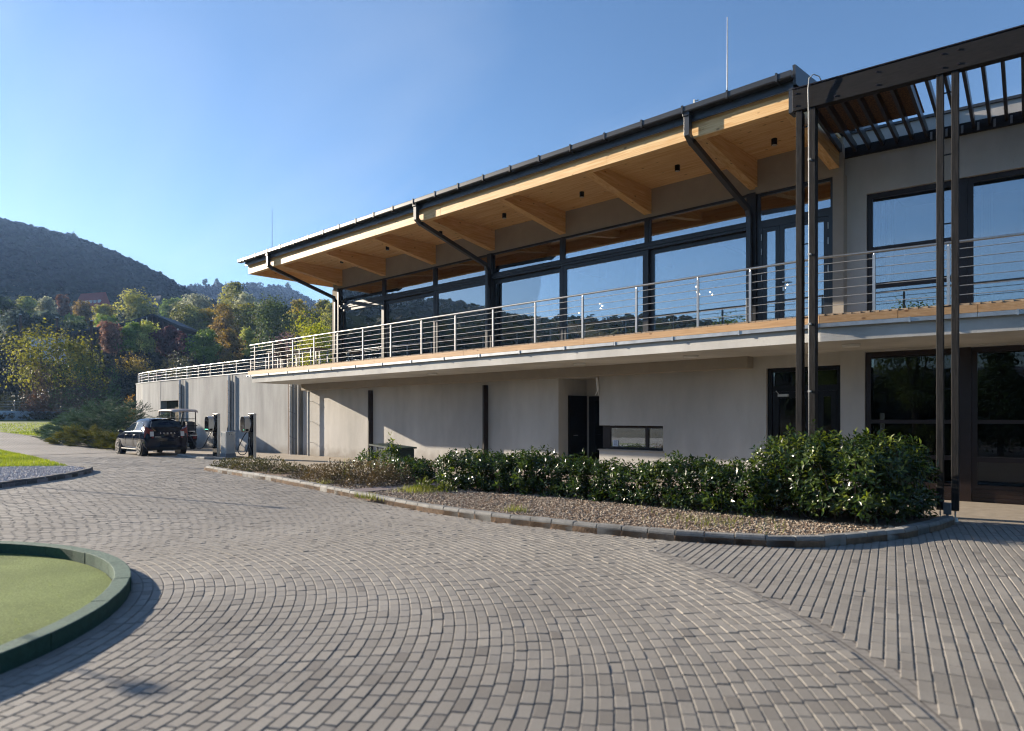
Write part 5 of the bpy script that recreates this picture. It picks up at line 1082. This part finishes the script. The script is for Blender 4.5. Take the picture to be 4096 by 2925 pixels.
# lamp posts standing left of the picture (their shadows cross the drive)
for i, (tx, ty, s, hd) in enumerate([(-20.24,8.34,15,0),(-10.65,5.6,14,0),(-34.66,10.62,14,0),(-4.08,1.36,9,1)]):
    x, y = tx-.9639*s, ty-.2663*s; z0 = float(hgt(x,y)); h = .2858*s
    t = thing('lamp_post', 'slim lamp post left of the photo, %s from the house' % ordinal(i), 'lamp post', (x,y,z0), group='lamp posts along the drive')
    MB().cyl((x,y,z0-.1),(x,y,h),.035 if not hd else .02,.03 if not hd else .015,n=8).build('pole', M['plinth'], t)
    MB().box(x-.09+hd*.045,x+.09-hd*.045,y-.05-hd*.03,y+.05+hd*.03,h-.02,h+.06-hd*.03).build('lamp_head', M['plinth'], t)
# kerbed bed with conifers to the right of the viewer (seen in the glass)
for i, (x, y, h) in enumerate([(2.0,5.6,4.6),(3.3,7.4,5.2),(3.6,3.6,6.4),(5.0,5.6,6.0),(1.6,2.6,3.6),(6.5,8.6,6.5),(0.4,-4,5.5),(4.5,-1,7)]):
    tree('dark conifer beside the drive, %s of the row' % ordinal(i), x, y, h, h*.42, (.012,.026,.012), (.04,.065,.025), 4200, .13, name='conifer', group='conifers beside the drive', shape='cone', trunk=.05, z=-.05)
for i, (x, y, h) in enumerate([(-15,-5,6.6),(-11.5,-8,6.6),(-7,-14,7.5),(-2,-17,8.5),(-20,-13,8)]):
    tree('leafy green tree behind the viewer, %s from the left' % ordinal(i), x, y, h, h*.6, GN[0], (.07,.095,.025), 5200, .14, group='leafy trees across the drive', z=-.05)

# ------------------------------------------------------------------ car
def loft(stations):
    """stations: (x, [(y,z)...half section from bottom centre to top centre])"""
    n = len(stations[0][1]); m = MB(); V = []
    for x, sec in stations:
        full = [(x,y,z) for y, z in sec]+[(x,-y,z) for y, z in sec[-2:0:-1]]; V += full
    k = 2*n-2; F = []
    for i in range(len(stations)-1):
        for j in range(k): F.append((i*k+j,(i+1)*k+j,(i+1)*k+(j+1) % k,i*k+(j+1) % k))
    F += [tuple(range(k)), tuple(range((len(stations)-1)*k, len(stations)*k))[::-1]]
    return m.add(V, F)
def text(name, body, size, mat, parent, loc, rot, align='LEFT'):
    cu = bpy.data.curves.new(name, 'FONT'); cu.body = body; cu.size = size; cu.extrude = .003; cu.align_x = align
    tmp = bpy.data.objects.new('lettering_source', cu); COL.objects.link(tmp); dg = bpy.context.evaluated_depsgraph_get(); dg.update()
    me = bpy.data.meshes.new_from_object(tmp.evaluated_get(dg)); bpy.data.objects.remove(tmp); bpy.data.curves.remove(cu)
    me.name = name; me.materials.clear(); me.materials.append(mat); o = bpy.data.objects.new(name, me); COL.objects.link(o)
    o.parent = parent; o.location = loc; o.rotation_euler = rot; return o
def car():
    t = thing('parked_car', 'dark navy small hatchback parked with its rear to the viewer by the junipers', 'car', (-28.5, 10.29, 0), math.pi)
    def bl(m, n, mt, p=t, **k): return m.build(n, mt, p, local=True, **k)
    # local: x forward from rear axle, y left, z up
    def sec(w, zb, zbelt, wt, zt): return [(0,zb),(w-.10,zb),(w-.015,zb+.10),(w,zb+.28),(w-.005,zbelt-.18),(w-.05,zbelt),(wt+.05,zt-.15),(wt-.04,zt-.045),(wt*.6,zt),(0,zt+.012)]
    S = [(-.585,sec(.62,.34,.70,.55,.72)),(-.575,sec(.74,.27,.84,.60,.86)),(-.54,sec(.79,.24,.92,.63,1.02)),(-.43,sec(.805,.22,.94,.56,1.25)),(-.25,sec(.815,.22,.945,.53,1.40)),(.02,sec(.82,.22,.945,.53,1.452)),(.5,sec(.82,.22,.94,.55,1.475)),(1.05,sec(.82,.22,.93,.55,1.47)),(1.5,sec(.82,.22,.92,.54,1.40)),(1.95,sec(.82,.22,.91,.58,1.20)),(2.25,sec(.815,.22,.90,.60,.985)),(2.6,sec(.80,.22,.86,.58,.90)),(2.85,sec(.76,.24,.78,.52,.80)),(2.97,sec(.66,.30,.62,.45,.64))]
    body = bl(loft(S), 'body', M['carpaint'], smooth=True)
    sb = body.modifiers.new('sub', 'SUBSURF'); sb.levels = 1; sb.render_levels = 2
    for sgn in (1, -1):                                  # side windows and pillars
        def sp(x, f, off=.008):
            xs = [q[0] for q in S]; yb = np.interp(x, xs, [q[1][5][0] for q in S]); zb = np.interp(x, xs, [q[1][5][1] for q in S]); yt = np.interp(x, xs, [q[1][6][0] for q in S]); zt = np.interp(x, xs, [q[1][6][1] for q in S])
            return (x, sgn*(yb+(yt-yb)*f+off), zb+(zt-zb)*f)
        def panel(pts, name, mt, off=.008):
            a = [sp(x,f,off) for x, f in pts]; b = [sp(x,f,off-.014) for x, f in pts]; k = len(a)
            return bl(MB().add(a+b, [tuple(range(k)), tuple(range(k,2*k))[::-1]]+[(i,(i+1) % k,k+(i+1) % k,k+i) for i in range(k)]), name, mt)
        panel([(.02,.05),(.66,.04),(.70,.93),(.30,.93),(.10,.75)], 'side_window', M['carglass'])
        panel([(.74,.04),(1.72,.04),(1.62,.55),(1.32,.93),(.76,.93)], 'side_window', M['carglass'])
        panel([(-.05,-.01),(1.85,-.01),(1.85,.04),(-.05,.05)], 'window_trim', M['chrome'], .012)
        panel([(.665,.04),(.735,.04),(.755,.93),(.705,.93)], 'pillar', M['gloss_black'], .012)
        bl(MB().tube([sp(x,f,.012) for x, f in ((-.02,.03),(.03,.40),(.09,.76),(.18,.90),(.30,.95),(.8,.96),(1.32,.95),(1.62,.57),(1.84,.03))], .009, 5), 'window_frame', M['chrome'])
        for x in (.45, 1.33): bl(MB().bar((x,sgn*.835,.80),(x+.15,sgn*.835,.81),.03,.035), 'door_handle', M['chrome'])
        bl(MB().sphere((1.72,sgn*.93,.93),.09,10,6,.72), 'mirror', M['carpaint'], smooth=True)
        for x in (.70,1.60,-.02): bl(MB().bar((x,sgn*.823,.40),(x,sgn*.824,.86),.006,.012,(1,0,0)), 'door_gap', M['black'])
        bl(MB().bar((.38,sgn*.80,.26),(2.02,sgn*.80,.26),.05,.04), 'sill_trim', M['chrome'])
        # tail lamps
        m = MB(); a = [(-.515,sgn*.50,.985),(-.50,sgn*.735,1.12),(-.42,sgn*.785,1.16),(-.47,sgn*.805,.72),(-.545,sgn*.72,.68),(-.578,sgn*.50,.69)]; b = [(p[0]+.05,p[1]*.97,p[2]) for p in a]
        a = [(p[0]-.022,p[1]*1.012,p[2]) for p in a]; k = 6; m.add(a+b, [tuple(range(k)), tuple(range(k,2*k))[::-1]]+[(i,(i+1) % k,k+(i+1) % k,k+i) for i in range(k)]); tl = bl(m, 'tail_lamp', M['red_lamp'])
        bl(MB().bar((-.592,sgn*.565,.76),(-.560,sgn*.565,.94),.13,.03,(1,0,0)), 'reverse_lamp', M['lamp_white'], tl)
    def rp(y, z):                                        # point on the rear face
        return (float(np.interp(z, [.70,.86,1.02,1.25,1.40], [-.585,-.575,-.54,-.43,-.25]))-.02, y, z)
    a = [rp(.50,.99),rp(.59,1.12),rp(.50,1.33),rp(0,1.375),rp(-.50,1.33),rp(-.59,1.12),rp(-.50,.99),rp(-.40,.955),rp(.40,.955)]; b = [(p[0]+.02,p[1],p[2]) for p in a]; k = len(a)
    bl(MB().add(a+b, [tuple(range(k)), tuple(range(k,2*k))[::-1]]+[(i,(i+1) % k,k+(i+1) % k,k+i) for i in range(k)]), 'rear_window', M['carglass'])
    bl(MB().bar((-.20,.50,1.425),(-.20,-.50,1.425),.16,.03), 'spoiler', M['carpaint'])
    bl(MB().box(-.625,-.59,-.26,.26,.44,.56), 'plate_recess', M['black'])
    bl(MB().box(-.60,-.50,-.70,.70,.22,.33), 'bumper_skirt', M['black'])
    bl(MB().tube([(-.05,0,1.46),(-.12,0,1.60)],.006,5), 'antenna', M['black'])
    RT = (R(90), 0, R(-90))
    for i, ch in enumerate('ŠKODA'): text('lettering', ch, .075, M['letter'], t, (rp(0,.87)[0]-.012, .26-.13*i, .85), RT, 'CENTER')
    text('lettering', 'CITIGOe', .06, M['letter'], t, (rp(0,.75)[0]-.012, .47, .715), RT); text('lettering', 'iV', .055, M['letter'], t, (rp(0,.75)[0]-.012, -.40, .715), RT)
    for x in (0, 2.42):
        for sgn in (1, -1):
            y = sgn*.715; arch = bl(MB().cyl((x,sgn*.60,.30),(x,sgn*.826,.30),.345,n=28), 'wheel_arch', M['black'])
            w = bl(MB().cyl((x,y-.09,.29),(x,y+.09,.29),.29,n=32), 'wheel', M['tyre'], bevel=.02); w.location = Vector((x,y+sgn*.035,.29)); WLL[w.name] = w.location.copy()
            m = MB(); yy = y+sgn*.13
            for i in range(6):
                a = i*math.pi/3+.2
                for da in (-.12,.12): m.bar((x+.04*math.cos(a),yy,.29+.04*math.sin(a)),(x+.20*math.cos(a+da),yy,.29+.20*math.sin(a+da)),.022,.026,(0,1,0))
            m.cyl((x,yy-.012,.29),(x,yy+.012,.29),.05,n=12)
            for i in range(28):
                a, b = 2*math.pi*i/28, 2*math.pi*(i+1)/28; m.bar((x+.212*math.cos(a),yy-.004*sgn,.29+.212*math.sin(a)),(x+.212*math.cos(b),yy-.004*sgn,.29+.212*math.sin(b)),.02,.03,(0,1,0))
            bl(m, 'rim', M['alloy'], w)
car()
def cart():
    t = thing('golf_cart', 'dark golf cart with beige canopy parked behind the car by the wall', 'golf cart', (-33.0, 12.75, 0), math.pi)
    def bl(m, n, mt, p=t, **k): return m.build(n, mt, p, local=True, **k)
    S = [(-.5,[(0,.42),(.42,.42),(.55,.5),(.55,.62),(.45,.70),(0,.72)]),(-.35,[(0,.32),(.5,.32),(.6,.42),(.6,.72),(.5,.82),(0,.84)]),(.1,[(0,.28),(.5,.28),(.6,.38),(.6,.74),(.5,.84),(0,.86)]),(.35,[(0,.28),(.5,.28),(.58,.34),(.58,.5),(.5,.62),(0,.64)])]
    bl(loft(S), 'body', M['carpaint'], smooth=True)
    bl(loft([(.35,[(0,.26),(.5,.26),(.55,.30),(.55,.34),(.5,.36),(0,.36)]),(1.5,[(0,.26),(.5,.26),(.55,.30),(.55,.34),(.5,.36),(0,.36)])]), 'floor', M['black'])
    bl(loft([(1.45,[(0,.26),(.4,.26),(.5,.4),(.5,.7),(.42,.85),(0,.88)]),(1.8,[(0,.3),(.4,.3),(.5,.4),(.48,.6),(.4,.72),(0,.75)]),(2.05,[(0,.36),(.3,.36),(.38,.42),(.36,.5),(.3,.56),(0,.58)])]), 'front_cowl', M['carpaint'], smooth=True)
    for sgn in (1, -1):
        bl(MB().box(.0,.45,sgn*.28-.26,sgn*.28+.26,.86,.94), 'seat', M['fabric_dark'], bevel=.03); bl(MB().bar((-.02,sgn*.28,.98),(-.10,sgn*.28,1.30),.48,.08,(1,0,0)), 'backrest', M['fabric_dark'], bevel=.03)
        bl(MB().bar((-.42,sgn*.52,.75),(-.30,sgn*.55,1.78),.035,.035,(1,0,0)), 'roof_strut', M['black']); bl(MB().bar((1.45,sgn*.50,.85),(1.10,sgn*.54,1.78),.035,.035,(1,0,0)), 'roof_strut', M['black'])
        bl(MB().box(-.56,-.49,sgn*.42-.08,sgn*.42+.08,.50,.60), 'tail_lamp', M['red_lamp'])
        bl(MB().box(-.53,-.40,sgn*.40-.16,sgn*.40+.16,.63,.68), 'trim', M['silver'])
        for x in (0,1.68): w = bl(MB().cyl((x,sgn*.46,.23),(x,sgn*.64,.23),.23,n=24), 'wheel', M['tyre'], bevel=.02); bl(MB().cyl((x,sgn*.63,.23),(x,sgn*.648,.23),.11,n=16), 'hub', M['alloy'], w)
    bl(MB().bar((-.36,-.55,1.42),(-.36,.55,1.42),.03,.03), 'cross_bar', M['black']); bl(MB().box(-.5,-.2,-.5,.5,.86,.95).box(-.52,-.46,-.56,.56,1.08,1.12), 'bag_well', M['black'])
    bl(MB().bar((1.35,0,.95),(1.15,.25,1.05),.03,.03), 'steering_column', M['black'])
    bl(MB().box(-.52,-.18,-.45,-.1,.9,1.28), 'golf_bag_cover', M['fabric_dark'], bevel=.03)
    R_ = [(-.62,.52,1.78),(-.5,.58,1.84),(-.2,.60,1.865),(.5,.61,1.875),(1.0,.60,1.86),(1.25,.56,1.80)]
    bl(loft([(x,[(0,z-.03),(w*.85,z-.045),(w,z-.09),(w,z-.055),(w*.85,z),(0,z+.02)]) for x, w, z in R_]), 'canopy', M['cart_roof'], smooth=True)
    text('number', '296', .13, M['black'], t, (1.19,-.42,1.52), (R(90), 0, R(90)))
    m = MB(); bl(m.bar((1.40,-.5,1.0),(1.12,-.5,1.72),.02,.02).bar((1.40,.5,1.0),(1.12,.5,1.72),.02,.02).bar((1.2,-.5,1.5),(1.2,.5,1.5),.012,.03), 'windscreen_frame', M['silver'])
cart()
# charging posts and cabinet
def charger(label, x, y, cable_pts, lit):
    t = thing('charging_post', label, 'charging station', (x, y, 0), group='charging posts by the wall')
    MB().box(x-.20,x+.20,y-.05,y+.06,-.02,1.63).build('column', M['silver'], t, bevel=.006)
    MB().box(x-.185,x+.185,y-.058,y-.0502,0,.93).box(x-.185,x+.185,y-.0575,y-.0503,.935,1.61).build('front_panel', M['gloss_black'], t)
    MB().tube([(x+.17*math.cos(a), y-.10, 1.26+.29*math.sin(a)) for a in np.linspace(0,6.28,25)], .035, 8).build('cable_coil', M['cable'], t, smooth=True)
    MB().cyl((x,y-.058,1.26),(x,y-.16,1.26),.16,n=20).build('cable_drum', M['white'], t)
    def rr(w, h, y0, y1, r=.15):
        P_ = [];
        for cx, cz, a0 in ((w-r,h-r,0),(-w+r,h-r,90),(-w+r,-h+r,180),(w-r,-h+r,270)):
            for q in range(7): a = R(a0+q*15); P_.append((cx+r*math.cos(a), cz+r*math.sin(a)))
        k = len(P_); return MB().add([(x+px,y0,1.24+pz) for px, pz in P_]+[(x+px,y1,1.24+pz) for px, pz in P_], [tuple(range(k)), tuple(range(k,2*k))[::-1]]+[(i,k+i,k+(i+1) % k,(i+1) % k) for i in range(k)])
    u = rr(.17,.29,y-.36,y-.17).build('charger_housing', M['silver'], t); rr(.165,.285,y-.372,y-.361).build('glass_front', M['gloss_black'], u)
    MB().box(x+.165,x+.172,y-.33,y-.22,1.0,1.07).build('socket', M['black'], u)
    if lit: MB().box(x-.13,x+.15,y-.378,y-.3725,1.04,1.055).build('light_bar', M['green_led'], u)
    else: MB().box(x+.11,x+.13,y-.378,y-.3725,1.03,1.05).build('light_bar', M['green_led'], u)
    for i in range(9): MB().box(x-.12,x-.07,y-.0605,y-.0585,.38+.045*i,.41+.045*i).build('lettering', M['silver'], t)
    c = thing('charging_cable', 'black charging cable '+('from the left post to the car' if lit else 'looping down from the right post'), 'cable', (x,y-.2,.9), group=None)
    MB().tube(cable_pts, .016, 7).build('cable', M['cable'], c, smooth=True)
def smooth_pts(P_, n=40):
    P_ = [np.array(p, float) for p in P_]; P_ = [2*P_[0]-P_[1]]+P_+[2*P_[-1]-P_[-2]]; out = []
    for i in range(1, len(P_)-2):
        for u in np.linspace(0,1,max(3,n//(len(P_)-3)),endpoint=False):
            a,b,c,d = P_[i-1:i+3]; out.append(tuple(.5*((2*b)+(-a+c)*u+(2*a-5*b+4*c-d)*u*u+(-a+3*b-3*c+d)*u**3)))
    return out+[tuple(P_[-2])]
charger('left charging post with mirror-like front beside the grey cabinet', -25.75, 11.25, smooth_pts([(-25.8,11.12,1.0),(-25.9,11.0,.72),(-26.3,11.0,.38),(-26.9,11.05,.28),(-27.5,11.15,.45),(-27.9,11.17,.7),(-28.15,11.13,.78)]), True)
charger('right charging post with hanging cable loop at the wall shadow', -23.9, 11.75, smooth_pts([(-23.95,11.60,1.0),(-24.05,11.5,.8),(-24.25,11.45,.5),(-24.35,11.42,.3),(-24.2,11.45,.14),(-24.0,11.55,.18),(-24.0,11.66,.5),(-24.02,11.66,.7)]), False)
t = thing('electrical_cabinet', 'light grey ribbed electrical cabinet between the two charging posts', 'cabinet', (-24.75, 11.25, 0))
MB().box(-24.98,-24.55,11.08,11.42,.17,.94).build('body', M['cabinet'], t, bevel=.006); MB().box(-25.0,-24.53,11.06,11.44,.935,.965).build('lid', M['cabinet'], t); MB().box(-25.0,-24.53,11.06,11.44,-.02,.168).build('plinth', M['plinth'], t)
for i in range(6): MB().box(-24.549,-24.540,11.11+.05*i,11.135+.05*i,.2,.91).build('rib', M['cabinet'], t)
for i in range(7): MB().box(-24.95+.055*i,-24.93+.055*i,11.071,11.0795,.2,.91).build('rib', M['cabinet'], t)
for q in (11.2,11.28): MB().cyl((-24.541,q,.87),(-24.53,q,.87),.022,n=10).build('lock', M['plinth'], t)

# ------------------------------------------------------------------ haze
HX0, HX1, HY0, HY1, HZ0, HZ1 = -1060, 1060, -1060, 1060, -2, 176
hz = MB().box(HX0,HX1,HY0,HY1,HZ0,HZ1); hm = bpy.data.materials.new('haze'); hm.use_nodes = True; t_ = hm.node_tree; t_.nodes.remove(t_.nodes['Principled BSDF'])
pv = N(t_, 'ShaderNodeVolumePrincipled'); pv.inputs['Color'].default_value = (.33,.55,1,1); pv.inputs['Density'].default_value = .00024; pv.inputs['Anisotropy'].default_value = .3; L(t_, pv.outputs[0], t_.nodes['Material Output'].inputs['Volume'])
hz.build('haze', hm, kind='stuff')
